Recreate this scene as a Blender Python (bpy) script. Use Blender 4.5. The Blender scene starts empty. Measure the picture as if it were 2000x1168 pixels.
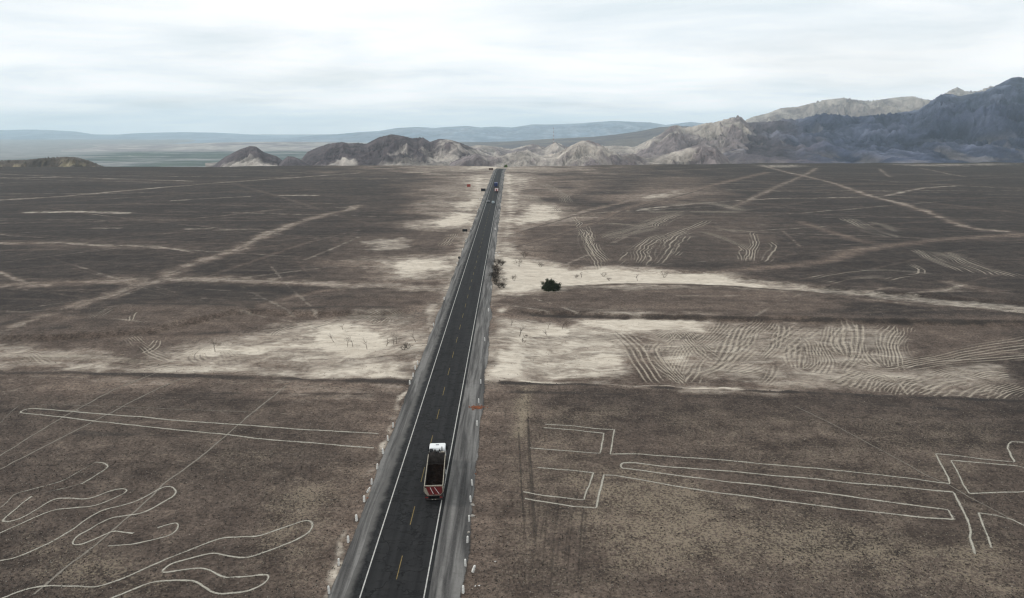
import bpy, bmesh, math, random
import numpy as np
from mathutils import Vector, Matrix

random.seed(7)
RNG = np.random.default_rng(11)
C = bpy.context.scene.collection
SC = bpy.context.scene

# ------------------------------------------------------------------ camera, sky, sun, exposure
IMG_W, IMG_H, FPX = 2000.0, 1168.0, 1333.33
HORIZON_Y, VANISH_X = 248.0, 997.0
CAM = Vector((13.0, 0.0, 50.0))
PITCH = math.atan((IMG_H / 2 - HORIZON_Y) / FPX)
YAW = math.atan((IMG_W / 2 - VANISH_X) / FPX)
cam_data = bpy.data.cameras.new('camera')
cam_data.sensor_width = 36.0
cam_data.lens = 36.0 * FPX / IMG_W
cam_data.clip_start = 0.5
cam_data.clip_end = 120000.0
cam = bpy.data.objects.new('camera', cam_data)
C.objects.link(cam)
cam.location = CAM
cam.rotation_euler = (math.pi / 2 - PITCH, 0, -YAW)
SC.camera = cam
SC.view_settings.view_transform = 'Standard'
SC.view_settings.look = 'None'
SC.view_settings.exposure = 0.0
SC.view_settings.gamma = 1.0
SC.view_settings.use_curve_mapping = False
SC.cycles.transparent_max_bounces = 16
SC.cycles.volume_bounces = 4
SC.cycles.max_bounces = 6
SC.cycles.use_denoising = True; SC.cycles.denoising_prefilter = 'ACCURATE'; SC.cycles.denoising_input_passes = 'RGB_ALBEDO_NORMAL'
SC.cycles.pixel_filter_type = 'BLACKMAN_HARRIS'; SC.cycles.filter_width = 1.3

SUN_ELEV, SUN_AZ = math.radians(33), math.radians(-82)     # azimuth measured from +Y towards +X
world = bpy.data.worlds.new('World')
SC.world = world
world.use_nodes = True
wn = world.node_tree.nodes; wl = world.node_tree.links
wn.clear()
w_out = wn.new('ShaderNodeOutputWorld'); w_bg = wn.new('ShaderNodeBackground')
w_bg.inputs['Strength'].default_value = 0.1
w_sky = wn.new('ShaderNodeTexSky'); w_sky.sky_type = 'NISHITA'; w_sky.sun_disc = False
w_sky.sun_elevation = SUN_ELEV; w_sky.sun_rotation = SUN_AZ
w_sky.dust_density = 2.0
w_tc = wn.new('ShaderNodeTexCoord')
w_sep = wn.new('ShaderNodeSeparateXYZ'); wl.new(w_tc.outputs['Generated'], w_sep.inputs[0])
w_mx = wn.new('ShaderNodeMath'); w_mx.operation = 'MAXIMUM'; w_mx.inputs[1].default_value = 0.0
wl.new(w_sep.outputs['Z'], w_mx.inputs[0])
w_ad = wn.new('ShaderNodeMath'); w_ad.operation = 'ADD'; w_ad.inputs[1].default_value = 0.10
wl.new(w_mx.outputs[0], w_ad.inputs[0])
w_dx = wn.new('ShaderNodeMath'); w_dx.operation = 'DIVIDE'
w_dy = wn.new('ShaderNodeMath'); w_dy.operation = 'DIVIDE'
wl.new(w_sep.outputs['X'], w_dx.inputs[0]); wl.new(w_ad.outputs[0], w_dx.inputs[1])
wl.new(w_sep.outputs['Y'], w_dy.inputs[0]); wl.new(w_ad.outputs[0], w_dy.inputs[1])
w_cmb = wn.new('ShaderNodeCombineXYZ')
wl.new(w_dx.outputs[0], w_cmb.inputs[0]); wl.new(w_dy.outputs[0], w_cmb.inputs[1])
w_map = wn.new('ShaderNodeMapping'); w_map.inputs['Scale'].default_value = (0.75, 1.0, 1.0)
w_map.inputs['Rotation'].default_value = (0, 0, math.radians(8))
w_map.inputs['Location'].default_value = (3.3, 1.2, 0)
wl.new(w_cmb.outputs[0], w_map.inputs[0])
w_n = wn.new('ShaderNodeTexNoise'); w_n.inputs['Scale'].default_value = 0.7
w_n.inputs['Detail'].default_value = 7.0; w_n.inputs['Roughness'].default_value = 0.58
w_n.inputs['Distortion'].default_value = 0.3
wl.new(w_map.outputs[0], w_n.inputs['Vector'])
w_r = wn.new('ShaderNodeValToRGB')                          # cloud body: dense white to thin grey
w_r.color_ramp.elements[0].position = 0.30; w_r.color_ramp.elements[0].color = (8.2, 9.0, 9.5, 1)
w_r.color_ramp.elements[1].position = 0.60; w_r.color_ramp.elements[1].color = (11.2, 11.3, 11.4, 1)
wl.new(w_n.outputs['Fac'], w_r.inputs[0])
w_n2 = wn.new('ShaderNodeTexNoise'); w_n2.inputs['Scale'].default_value = 0.55
w_n2.inputs['Detail'].default_value = 5.0
wl.new(w_map.outputs[0], w_n2.inputs['Vector'])
w_cov = wn.new('ShaderNodeMapRange')                        # cloud cover, nearly closed
w_cov.inputs['From Min'].default_value = 0.30; w_cov.inputs['From Max'].default_value = 0.50
w_cov.inputs['To Min'].default_value = 0.80; w_cov.inputs['To Max'].default_value = 1.0
wl.new(w_n2.outputs['Fac'], w_cov.inputs['Value'])
w_mix = wn.new('ShaderNodeMix'); w_mix.data_type = 'RGBA'
wl.new(w_cov.outputs[0], w_mix.inputs['Factor'])
wl.new(w_sky.outputs[0], w_mix.inputs[6]); wl.new(w_r.outputs[0], w_mix.inputs[7])
wl.new(w_mix.outputs[2], w_bg.inputs['Color'])
wl.new(w_bg.outputs[0], w_out.inputs['Surface'])

sun_data = bpy.data.lights.new('sun', 'SUN')
sun_data.energy = 1.5
sun_data.angle = math.radians(11)
sun_data.color = (1.0, 0.96, 0.90)
sun = bpy.data.objects.new('sun', sun_data)
C.objects.link(sun)
sun_dir = Vector((math.sin(SUN_AZ) * math.cos(SUN_ELEV), math.cos(SUN_AZ) * math.cos(SUN_ELEV), math.sin(SUN_ELEV)))
sun.rotation_euler = sun_dir.to_track_quat('Z', 'Y').to_euler()
sun.location = (0, 0, 300)

# ------------------------------------------------------------------ pixel -> ground, noise
cp, sp = math.cos(PITCH), math.sin(PITCH)
cy, sy = math.cos(YAW), math.sin(YAW)

def ray(px, py):
    a = (px - IMG_W / 2) / FPX
    b = (py - IMG_H / 2) / FPX
    x, y, z = a, cp - b * sp, -(b * cp + sp)
    return x * cy + y * sy, -x * sy + y * cy, z

def at_z(px, py, z=0.0):
    dx, dy, dz = ray(px, py)
    t = (z - CAM.z) / dz
    return CAM.x + dx * t, CAM.y + dy * t

def at_Y(px, py, Y):
    dx, dy, dz = ray(px, py)
    t = (Y - CAM.y) / dy
    return CAM.x + dx * t, Y, CAM.z + dz * t

_tab = np.random.default_rng(5).random((256, 256))
def vnoise(x, y):
    xi = np.floor(x).astype(np.int64); yi = np.floor(y).astype(np.int64)
    fx = x - xi; fy = y - yi
    fx = fx * fx * fx * (fx * (fx * 6 - 15) + 10); fy = fy * fy * fy * (fy * (fy * 6 - 15) + 10)
    a = _tab[xi & 255, yi & 255]; b = _tab[(xi + 1) & 255, yi & 255]
    c = _tab[xi & 255, (yi + 1) & 255]; d = _tab[(xi + 1) & 255, (yi + 1) & 255]
    return (a + (b - a) * fx) * (1 - fy) + (c + (d - c) * fx) * fy

def fbm(x, y, octaves=5, gain=0.5, seed=0.0):
    v = 0.0; amp = 1.0; tot = 0.0
    x = x + seed * 17.31; y = y + seed * 9.73
    for i in range(octaves):
        v = v + amp * vnoise(x, y); tot += amp
        amp *= gain; x = x * 2.03 + 11.7; y = y * 2.03 + 5.3
    return v / tot

def ridged(x, y, octaves=5, gain=0.5, seed=0.0):
    v = 0.0; amp = 1.0; tot = 0.0
    x = x + seed * 13.1; y = y + seed * 7.7
    for i in range(octaves):
        n = 1 - np.abs(2 * vnoise(x, y) - 1)
        v = v + amp * n * n; tot += amp
        amp *= gain; x = x * 2.07 + 3.7; y = y * 2.07 + 8.3
    return v / tot

def sstep(a, b, x):
    t = np.clip((x - a) / (b - a), 0, 1)
    return t * t * (3 - 2 * t)

def world_pts(px_pts, z=0.0):
    return np.array([at_z(p[0], p[1], z) for p in px_pts])

def seg_dist(X, Y, pts):
    """distance from points to a polyline"""
    d2 = np.full(X.shape, 1e12)
    for (ax, ay), (bx, by) in zip(pts[:-1], pts[1:]):
        vx, vy = bx - ax, by - ay
        L = vx * vx + vy * vy + 1e-9
        t = np.clip(((X - ax) * vx + (Y - ay) * vy) / L, 0, 1)
        dx = X - (ax + t * vx); dy = Y - (ay + t * vy)
        d2 = np.minimum(d2, dx * dx + dy * dy)
    return np.sqrt(d2)

def poly_sd(X, Y, pts):
    """signed distance, positive inside"""
    p = np.vstack([pts, pts[:1]])
    d = seg_dist(X, Y, p)
    inside = np.zeros(X.shape, bool)
    for (ax, ay), (bx, by) in zip(p[:-1], p[1:]):
        if ay == by: continue
        cond = ((ay > Y) != (by > Y)) & (X < (bx - ax) * (Y - ay) / (by - ay) + ax)
        inside ^= cond
    return np.where(inside, d, -d)

def interp_line(px_pts):
    w = world_pts(px_pts)
    o = np.argsort(w[:, 0])
    return w[o, 0], w[o, 1]

# ------------------------------------------------------------------ terrain shape
edge_x, edge_y = interp_line([(-300, 327), (0, 326), (420, 326), (600, 323), (900, 324), (985, 326), (1200, 322), (1500, 319), (2000, 317), (2300, 317)])
wash_a = world_pts([(-400, 715), (0, 722), (150, 724), (300, 727), (560, 734), (800, 741), (905, 744), (1000, 745), (1200, 749), (1350, 756), (1450, 759),
                    (1560, 762), (1800, 772), (2000, 778), (2500, 800), (2500, 640), (2000, 626), (1700, 622), (1500, 619), (1200, 612), (990, 604), (905, 606),
                    (760, 606), (600, 607), (450, 605), (300, 640), (100, 655), (-400, 650)])
wash_b = world_pts([(975, 572), (1060, 562), (1120, 557), (1250, 552), (1400, 555), (1560, 567), (1800, 592), (2000, 612), (2500, 650), (2500, 610), (2000, 590),
                    (1700, 568), (1500, 548), (1400, 530), (1180, 523), (1040, 508), (985, 500)])

def terrain(X, Y):
    X = np.asarray(X, float); Y = np.asarray(Y, float)
    away = sstep(9.0, 24.0, np.abs(X))
    h = (fbm(X / 60, Y / 60, 3, seed=1) - 0.5) * 0.9 * away * sstep(60, 260, Y) + (fbm(X / 9, Y / 9, 3, seed=2) - 0.5) * 0.22 * away
    near = (Y > 80) & (Y < 420)
    if near.any():
        xs, ys = X[near], Y[near]
        wob = (fbm(xs / 7, ys / 7, 3, seed=3) - 0.5) * 3.0
        sa = poly_sd(xs, ys, wash_a) + wob
        sb = poly_sd(xs, ys, wash_b) + wob
        hh = h[near]
        hh = hh - 1.05 * sstep(-0.6, 1.8, sa) * away[near] - 0.6 * sstep(-0.6, 2.4, sb) * away[near]
        h[near] = hh
    h = h - 0.06 * (1 - sstep(7.5, 9.5, np.abs(X)))
    ed = Y - np.interp(X, edge_x, edge_y) + (fbm(X / 40, Y / 40, 3, seed=4) - 0.5) * 26
    drop = np.clip(ed, 0, None)
    h = h - np.minimum(drop * 0.45, 150 + 0 * drop)
    return h

def ground_at(px, py):
    x, y = at_z(px, py, 0.0)
    for _ in range(3):
        z = float(terrain(np.array([x]), np.array([y]))[0])
        z = max(z, -3.0)
        x, y = at_z(px, py, z)
    return x, y, z

# ------------------------------------------------------------------ object helpers
def link(o, parent=None):
    C.objects.link(o)
    if parent is not None: o.parent = parent
    return o

def np_mesh(name, verts, faces, mat=None, smooth=False, attrs=None):
    verts = np.ascontiguousarray(verts, dtype=np.float32); faces = np.ascontiguousarray(faces, dtype=np.int32)
    me = bpy.data.meshes.new(name)
    nv, nf, k = len(verts), len(faces), faces.shape[1]
    me.vertices.add(nv); me.vertices.foreach_set('co', verts.ravel())
    me.loops.add(nf * k); me.loops.foreach_set('vertex_index', faces.ravel())
    me.polygons.add(nf)
    me.polygons.foreach_set('loop_start', np.arange(0, nf * k, k, dtype=np.int32))
    me.polygons.foreach_set('use_smooth', np.full(nf, smooth))
    for n, a in (attrs or {}).items():
        if a.ndim == 1:
            at = me.attributes.new(n, 'FLOAT', 'POINT'); at.data.foreach_set('value', a.astype(np.float32))
        else:
            at = me.attributes.new(n, 'FLOAT_COLOR', 'POINT')
            at.data.foreach_set('color', np.hstack([a, np.ones((len(a), 1))]).astype(np.float32).ravel())
    me.update(calc_edges=True)
    if mat: me.materials.append(mat)
    return me

def grid_faces(nr, nc):
    i = np.arange(nr - 1)[:, None] * nc + np.arange(nc - 1)[None, :]
    return np.stack([i, i + 1, i + nc + 1, i + nc], -1).reshape(-1, 4)

def tag(o, label=None, cat=None, group=None, kind=None):
    if label: o['label'] = label
    if cat: o['category'] = cat
    if group: o['group'] = group
    if kind: o['kind'] = kind
    return o

def empty(name, loc, rz=0.0):
    o = bpy.data.objects.new(name, None)
    o.empty_display_size = 0.3
    o.location = loc; o.rotation_euler = (0, 0, rz)
    return link(o)

def copy_tree(o, parent=None):
    c = o.copy(); C.objects.link(c)
    if parent is not None: c.parent = parent
    for ch in o.children: copy_tree(ch, c)
    return c

class MB:
    """collects shapes into one mesh"""
    def __init__(self): self.bm = bmesh.new()
    def box(self, lo, hi, bevel=0.0, rot=None):
        r = bmesh.ops.create_cube(self.bm, size=1.0)
        s = [hi[i] - lo[i] for i in range(3)]; c = [(hi[i] + lo[i]) / 2 for i in range(3)]
        bmesh.ops.scale(self.bm, vec=s, verts=r['verts'])
        if bevel:
            es = list({e for v in r['verts'] for e in v.link_edges})
            rb = bmesh.ops.bevel(self.bm, geom=es, offset=bevel, segments=2, profile=0.6, affect='EDGES')
            vs = list({v for f in rb['faces'] for v in f.verts} | {v for v in r['verts'] if v.is_valid})
        else: vs = r['verts']
        if rot is not None: bmesh.ops.rotate(self.bm, cent=(0, 0, 0), matrix=rot, verts=vs)
        bmesh.ops.translate(self.bm, vec=c, verts=vs)
        return self
    def prism(self, prof, x0, x1):
        """profile of (y, z) points extruded from x0 to x1"""
        a = [self.bm.verts.new((x0, y, z)) for y, z in prof]; b = [self.bm.verts.new((x1, y, z)) for y, z in prof]
        n = len(prof)
        self.bm.faces.new(a); self.bm.faces.new(b[::-1])
        for i in range(n): self.bm.faces.new((a[i], b[i], b[(i + 1) % n], a[(i + 1) % n]))
        return self
    def prism_y(self, prof, y0, y1):
        """profile of (x, z) points extruded from y0 to y1"""
        a = [self.bm.verts.new((x, y0, z)) for x, z in prof]; b = [self.bm.verts.new((x, y1, z)) for x, z in prof]
        n = len(prof)
        self.bm.faces.new(a); self.bm.faces.new(b[::-1])
        for i in range(n): self.bm.faces.new((a[i], b[i], b[(i + 1) % n], a[(i + 1) % n]))
        return self
    def tube(self, p0, p1, r0, r1=None, n=8):
        r1 = r0 if r1 is None else r1
        p0, p1 = Vector(p0), Vector(p1)
        q = (p1 - p0).to_track_quat('Z', 'Y').to_matrix()
        a, b = [], []
        for i in range(n):
            t = 2 * math.pi * i / n
            d = q @ Vector((math.cos(t), math.sin(t), 0))
            a.append(self.bm.verts.new(p0 + d * r0)); b.append(self.bm.verts.new(p1 + d * r1))
        for i in range(n): self.bm.faces.new((a[i], a[(i + 1) % n], b[(i + 1) % n], b[i]))
        self.bm.faces.new(a[::-1]); self.bm.faces.new(b)
        return self
    def build(self, name, mat, parent=None, smooth=False, loc=None):
        bmesh.ops.recalc_face_normals(self.bm, faces=self.bm.faces[:])
        me = bpy.data.meshes.new(name); self.bm.to_mesh(me); self.bm.free()
        me.materials.append(mat)
        if smooth: me.polygons.foreach_set('use_smooth', [True] * len(me.polygons))
        o = link(bpy.data.objects.new(name, me), parent)
        if loc is not None: o.location = loc
        return o

# ------------------------------------------------------------------ materials
class NT:
    def __init__(self, name):
        self.m = bpy.data.materials.new(name); self.m.use_nodes = True
        self.t = self.m.node_tree; self.n = self.t.nodes; self.l = self.t.links
        self.b = self.n['Principled BSDF']; self.out = self.n['Material Output']
        self.b.inputs['Specular IOR Level'].default_value = 0.12
        self.b.inputs['Roughness'].default_value = 0.9
        self._pos = None
    def link(self, a, b): self.l.new(a, b)
    def pos(self):
        if self._pos is None: self._pos = self.n.new('ShaderNodeNewGeometry').outputs['Position']
        return self._pos
    def objpos(self): return self.n.new('ShaderNodeTexCoord').outputs['Object']
    def mapping(self, vec, scale=(1, 1, 1), rot=(0, 0, 0)):
        m = self.n.new('ShaderNodeMapping'); m.inputs['Scale'].default_value = scale; m.inputs['Rotation'].default_value = rot
        self.link(vec, m.inputs[0]); return m.outputs[0]
    def noise(self, vec, scale, detail=5, rough=0.55, dist=0.0):
        k = self.n.new('ShaderNodeTexNoise'); k.inputs['Scale'].default_value = scale
        k.inputs['Detail'].default_value = detail; k.inputs['Roughness'].default_value = rough; k.inputs['Distortion'].default_value = dist
        self.link(vec, k.inputs['Vector']); return k.outputs['Fac']
    def voro(self, vec, scale, feature='F1', rnd=1.0):
        k = self.n.new('ShaderNodeTexVoronoi'); k.feature = feature; k.inputs['Scale'].default_value = scale
        k.inputs['Randomness'].default_value = rnd
        self.link(vec, k.inputs['Vector']); return k
    def attr(self, name):
        k = self.n.new('ShaderNodeAttribute'); k.attribute_name = name; return k
    def math(self, op, a, b=None, clamp=False):
        k = self.n.new('ShaderNodeMath'); k.operation = op; k.use_clamp = clamp
        for i, v in enumerate((a, b)):
            if v is None: continue
            if isinstance(v, (int, float)): k.inputs[i].default_value = v
            else: self.link(v, k.inputs[i])
        return k.outputs[0]
    def rng(self, v, a, b, c=0.0, d=1.0, smooth=True):
        k = self.n.new('ShaderNodeMapRange'); k.interpolation_type = 'SMOOTHSTEP' if smooth else 'LINEAR'
        for n, x in (('From Min', a), ('From Max', b), ('To Min', c), ('To Max', d)): k.inputs[n].default_value = x
        self.link(v, k.inputs['Value']); return k.outputs[0]
    def mix(self, f, a, b, mode='MIX'):
        k = self.n.new('ShaderNodeMix'); k.data_type = 'RGBA'; k.blend_type = mode
        for s, v in ((k.inputs['Factor'], f), (k.inputs[6], a), (k.inputs[7], b)):
            if isinstance(v, (int, float)): s.default_value = v
            elif isinstance(v, tuple): s.default_value = (*v, 1) if len(v) == 3 else v
            else: self.link(v, s)
        return k.outputs[2]
    def color(self, c): self.link(c, self.b.inputs['Base Color'])
    def bump(self, h, strength=0.5, dist=0.1):
        k = self.n.new('ShaderNodeBump'); k.inputs['Strength'].default_value = strength; k.inputs['Distance'].default_value = dist
        self.link(h, k.inputs['Height']); self.link(k.outputs[0], self.b.inputs['Normal'])
    def alpha(self, a): self.link(a, self.b.inputs['Alpha'])

def plain(name, col, rough=0.6, metal=0.0, spec=0.3, var=0.25, scale=6.0):
    k = NT(name); k.b.inputs['Roughness'].default_value = rough; k.b.inputs['Metallic'].default_value = metal
    k.b.inputs['Specular IOR Level'].default_value = spec
    f = k.noise(k.objpos(), scale, 5, 0.65)
    f = k.rng(f, 0.35, 0.7, 0.0, 1.0)
    k.color(k.mix(f, tuple(c * (1 - var) for c in col), tuple(min(1, c * (1 + var * 0.5)) for c in col)))
    return k.m

def mat_ground():
    k = NT('desert_ground'); P = k.pos()
    sand, warm, dark, pale = (k.attr(n).outputs['Fac'] for n in ('sand', 'warm', 'dark', 'pale'))
    nA = k.noise(P, 0.022, 6, 0.6); nB = k.noise(P, 0.23, 8, 0.72, 0.4); nM = k.noise(P, 1.7, 8, 0.86); nL = k.noise(k.mapping(P, (0.016, 0.12, 0.1), (0, 0, 0.05)), 1.0, 9, 0.75, 0.5); nC = k.noise(P, 2.6, 6, 0.75)
    nS = k.noise(k.mapping(P, (0.035, 0.15, 0.1)), 1.0, 7, 0.65, 0.6)
    nT = k.noise(k.mapping(P, (0.17, 0.40, 0.5), (0, 0, 0.12)), 1.0, 9, 0.72, 1.2)
    base_d = k.mix(k.rng(nB, 0.3, 0.7), (0.024, 0.0198, 0.0178), (0.044, 0.0362, 0.0318))
    base_w = k.mix(k.rng(nB, 0.3, 0.7), (0.093, 0.070, 0.056), (0.172, 0.134, 0.108))
    wf = k.math('ADD', warm, k.math('MULTIPLY', k.math('SUBTRACT', nA, 0.5), 0.7))
    wf = k.math('ADD', wf, k.math('MULTIPLY', k.math('SUBTRACT', nB, 0.5), 0.35), clamp=True)
    col = k.mix(wf, base_d, base_w)
    col = k.mix(1.0, col, k.mix(k.rng(nM, 0.38, 0.62), (0.50, 0.50, 0.50), (1.5, 1.48, 1.46)), 'MULTIPLY')
    col = k.mix(1.0, col, k.mix(k.rng(nL, 0.36, 0.66), (0.78, 0.77, 0.77), (1.28, 1.26, 1.24)), 'MULTIPLY')
    # loose pale grit showing between dark stones
    sp = k.math('ADD', k.math('MULTIPLY', nC, 0.95), k.math('MULTIPLY', nB, 0.30))
    sp = k.math('ADD', sp, k.math('MULTIPLY', pale, 0.20))
    spm = k.rng(sp, 0.70, 0.80)
    col = k.mix(k.math('MULTIPLY', spm, k.math('ADD', k.math('MULTIPLY', pale, 0.95), 0.08), clamp=True), col, (0.26, 0.215, 0.155))
    stn = k.rng(k.voro(P, 2.4).outputs['Distance'], 0.10, 0.30, 0.55, 1.0)
    col = k.mix(pale, col, k.mix(stn, (0.03, 0.027, 0.025), col))
    # sandy deposits
    nn = k.math('ADD', k.math('MULTIPLY', k.math('SUBTRACT', nB, 0.5), 0.9), k.math('MULTIPLY', k.math('SUBTRACT', nS, 0.5), 0.9))
    nn = k.math('ADD', nn, k.math('MULTIPLY', k.math('SUBTRACT', nT, 0.5), 1.2))
    sf = k.math('ADD', sand, k.math('MULTIPLY', nn, k.math('ADD', k.math('MULTIPLY', sand, 0.8), 0.25)))
    sm = k.rng(sf, 0.17, 0.88)
    nU = k.noise(k.mapping(P, (0.4, 0.8, 0.5), (0, 0, -0.1)), 1.0, 9, 0.75, 0.8)
    sandc = k.mix(k.rng(nT, 0.3, 0.7), (0.42, 0.36, 0.29), (0.64, 0.575, 0.48))
    sandc = k.mix(k.rng(nU, 0.52, 0.68, 0.0, 0.5), sandc, (0.17, 0.14, 0.11))
    sandc = k.mix(k.rng(nC, 0.58, 0.72, 0.0, 0.5), sandc, (0.15, 0.125, 0.10))
    col = k.mix(sm, col, sandc)
    # wheel tracks: alternating pale windrows and dark ruts
    for pn, wn_ in (('pa', 'wa'), ('pb', 'wb')):
        ph = k.attr(pn).outputs['Fac']; wt = k.attr(wn_).outputs['Fac']
        ph = k.math('ADD', ph, k.math('MULTIPLY', k.math('SUBTRACT', nB, 0.5), 0.35))
        sw = k.math('SINE', k.math('MULTIPLY', ph, 6.2832))
        jit = k.math('MULTIPLY', k.math('SUBTRACT', nM, 0.5), 2.0)
        hi = k.rng(k.math('ADD', sw, jit), 0.25, 0.85)
        lo = k.rng(k.math('ADD', sw, jit), -0.45, -0.9)
        wk = k.rng(wt, 0.12, 0.75)
        col = k.mix(k.math('MULTIPLY', k.math('MULTIPLY', lo, wk), 0.5 if pn == 'pa' else 0.35), col, (0.058, 0.047, 0.039))
        col = k.mix(k.math('MULTIPLY', k.math('MULTIPLY', hi, wk), 0.75 if pn == 'pa' else 0.6), col, k.mix(k.rng(nT, 0.3, 0.7), (0.26, 0.22, 0.17), (0.47, 0.415, 0.335)))
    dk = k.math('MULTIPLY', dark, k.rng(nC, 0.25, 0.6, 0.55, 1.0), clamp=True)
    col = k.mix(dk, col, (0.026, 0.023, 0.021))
    k.color(col)
    hb = k.math('ADD', nC, k.math('MULTIPLY', stn, -0.5))
    k.bump(hb, 0.7, 0.16)
    return k.m

def mat_strip(name, c0, c1, lo=0.25, hi=0.6, gap=0.9, nscale=1.3, soft=0.12, amax=1.0):
    k = NT(name); P = k.pos()
    e = k.attr('edge').outputs['Fac']; f = k.attr('fade').outputs['Fac']
    n = k.noise(P, nscale, 6, 0.7); n2 = k.noise(P, 5.0, 4, 0.7)
    k.color(k.mix(k.rng(n2, 0.3, 0.7), c0, c1))
    v = k.math('MULTIPLY', e, f)
    v = k.math('ADD', v, k.math('MULTIPLY', k.math('SUBTRACT', n, 0.5), gap))
    v = k.math('ADD', v, k.math('MULTIPLY', k.math('SUBTRACT', n2, 0.5), 0.5 * gap))
    a = k.math('MULTIPLY', k.rng(v, lo, hi), k.rng(f, 0.0, 0.15))
    a = k.math('MULTIPLY', a, k.rng(e, 0.0, soft))
    k.alpha(k.math('MULTIPLY', a, amax))
    return k.m

def mat_asphalt():
    k = NT('asphalt'); P = k.pos()
    k.b.inputs['Roughness'].default_value = 0.85; k.b.inputs['Specular IOR Level'].default_value = 0.14
    n1 = k.noise(k.mapping(P, (1.1, 0.03, 1)), 1.0, 5, 0.6)
    n2 = k.noise(P, 0.5, 6, 0.65); n3 = k.noise(P, 9.0, 3, 0.6)
    col = k.mix(k.rng(n1, 0.3, 0.7), (0.011, 0.011, 0.0115), (0.023, 0.023, 0.0235))
    col = k.mix(k.rng(n2, 0.45, 0.75, 0, 0.5), col, (0.033, 0.0325, 0.032))
    wv = k.mapping(P, (0.35, 0.28, 1))
    ws = k.n.new('ShaderNodeVectorMath'); ws.operation = 'ADD'
    nz = k.n.new('ShaderNodeTexNoise'); nz.inputs['Scale'].default_value = 0.8; nz.inputs['Detail'].default_value = 4
    k.link(P, nz.inputs['Vector']); k.link(wv, ws.inputs[0]); k.link(nz.outputs['Color'], ws.inputs[1])
    cr = k.rng(k.voro(ws.outputs[0], 0.9, 'DISTANCE_TO_EDGE').outputs['Distance'], 0.0, 0.045, 1.0, 0.0)
    cr = k.math('MULTIPLY', cr, k.rng(n2, 0.36, 0.55, 0.2, 0.9))
    wv2 = k.mapping(P, (0.10, 0.9, 1))
    ws2 = k.n.new('ShaderNodeVectorMath'); ws2.operation = 'ADD'
    k.link(wv2, ws2.inputs[0]); k.link(nz.outputs['Color'], ws2.inputs[1])
    cr2 = k.rng(k.voro(ws2.outputs[0], 0.8, 'DISTANCE_TO_EDGE').outputs['Distance'], 0.0, 0.06, 0.8, 0.0)
    cr = k.math('MAXIMUM', cr, k.math('MULTIPLY', cr2, k.rng(n2, 0.42, 0.6, 0.1, 1.0)))
    col = k.mix(cr, col, (0.002, 0.002, 0.002))
    col = k.mix(k.rng(n3, 0.4, 0.75, 0, 0.25), col, (0.03, 0.029, 0.028))
    # dust blown in along the left edge of the pavement
    sx = k.n.new('ShaderNodeSeparateXYZ'); k.link(P, sx.inputs[0])
    dl = k.math('ADD', k.math('MULTIPLY', sx.outputs[0], -1.0), k.math('MULTIPLY', n2, 1.6))
    col = k.mix(k.rng(dl, 4.9, 5.9, 0, 0.8), col, (0.125, 0.120, 0.112))
    k.color(col); k.bump(n3, 0.25, 0.02)
    return k.m

def mat_shoulder():
    k = NT('dusty_shoulder'); P = k.pos()
    n1 = k.noise(k.mapping(P, (0.9, 0.045, 1)), 1.0, 6, 0.62, 0.4)
    n2 = k.noise(P, 1.2, 6, 0.7); n3 = k.noise(P, 7.0, 4, 0.7)
    col = k.mix(k.rng(n1, 0.35, 0.65), (0.048, 0.046, 0.045), (0.185, 0.178, 0.168))
    col = k.mix(k.rng(n2, 0.4, 0.75, 0, 0.5), col, (0.085, 0.081, 0.076))
    col = k.mix(k.rng(n3, 0.5, 0.8, 0, 0.35), col, (0.24, 0.22, 0.195))
    k.color(col); k.bump(n3, 0.4, 0.03)
    e = k.attr('edge').outputs['Fac']
    a = k.rng(k.math('ADD', e, k.math('MULTIPLY', k.math('SUBTRACT', n2, 0.5), 0.9)), 0.15, 0.45)
    k.alpha(a)
    return k.m

def mat_paint(name, col):
    k = NT(name); P = k.pos()
    n = k.noise(P, 2.2, 6, 0.75)
    k.color(k.mix(k.rng(n, 0.38, 0.7), col, tuple(c * 0.55 for c in col)))
    k.alpha(k.rng(n, 0.30, 0.40, 0.25, 0.95))
    return k.m

def mat_hill(name, nscale, bump=6.0):
    k = NT(name); P = k.pos()
    c = k.attr('col').outputs['Color']
    n = k.noise(P, nscale, 8, 0.7); n2 = k.noise(k.mapping(P, (1, 1, 0.35)), nscale * 4, 6, 0.7)
    f = k.math('ADD', k.math('MULTIPLY', n, 0.6), k.math('MULTIPLY', n2, 0.4))
    col = k.mix(k.rng(f, 0.3, 0.7), k.mix(1.0, c, (0.50, 0.50, 0.52), 'MULTIPLY'), k.mix(1.0, c, (1.4, 1.38, 1.35), 'MULTIPLY'))
    k.color(col); k.bump(f, 1.0, bump * 2.0)
    return k.m

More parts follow.
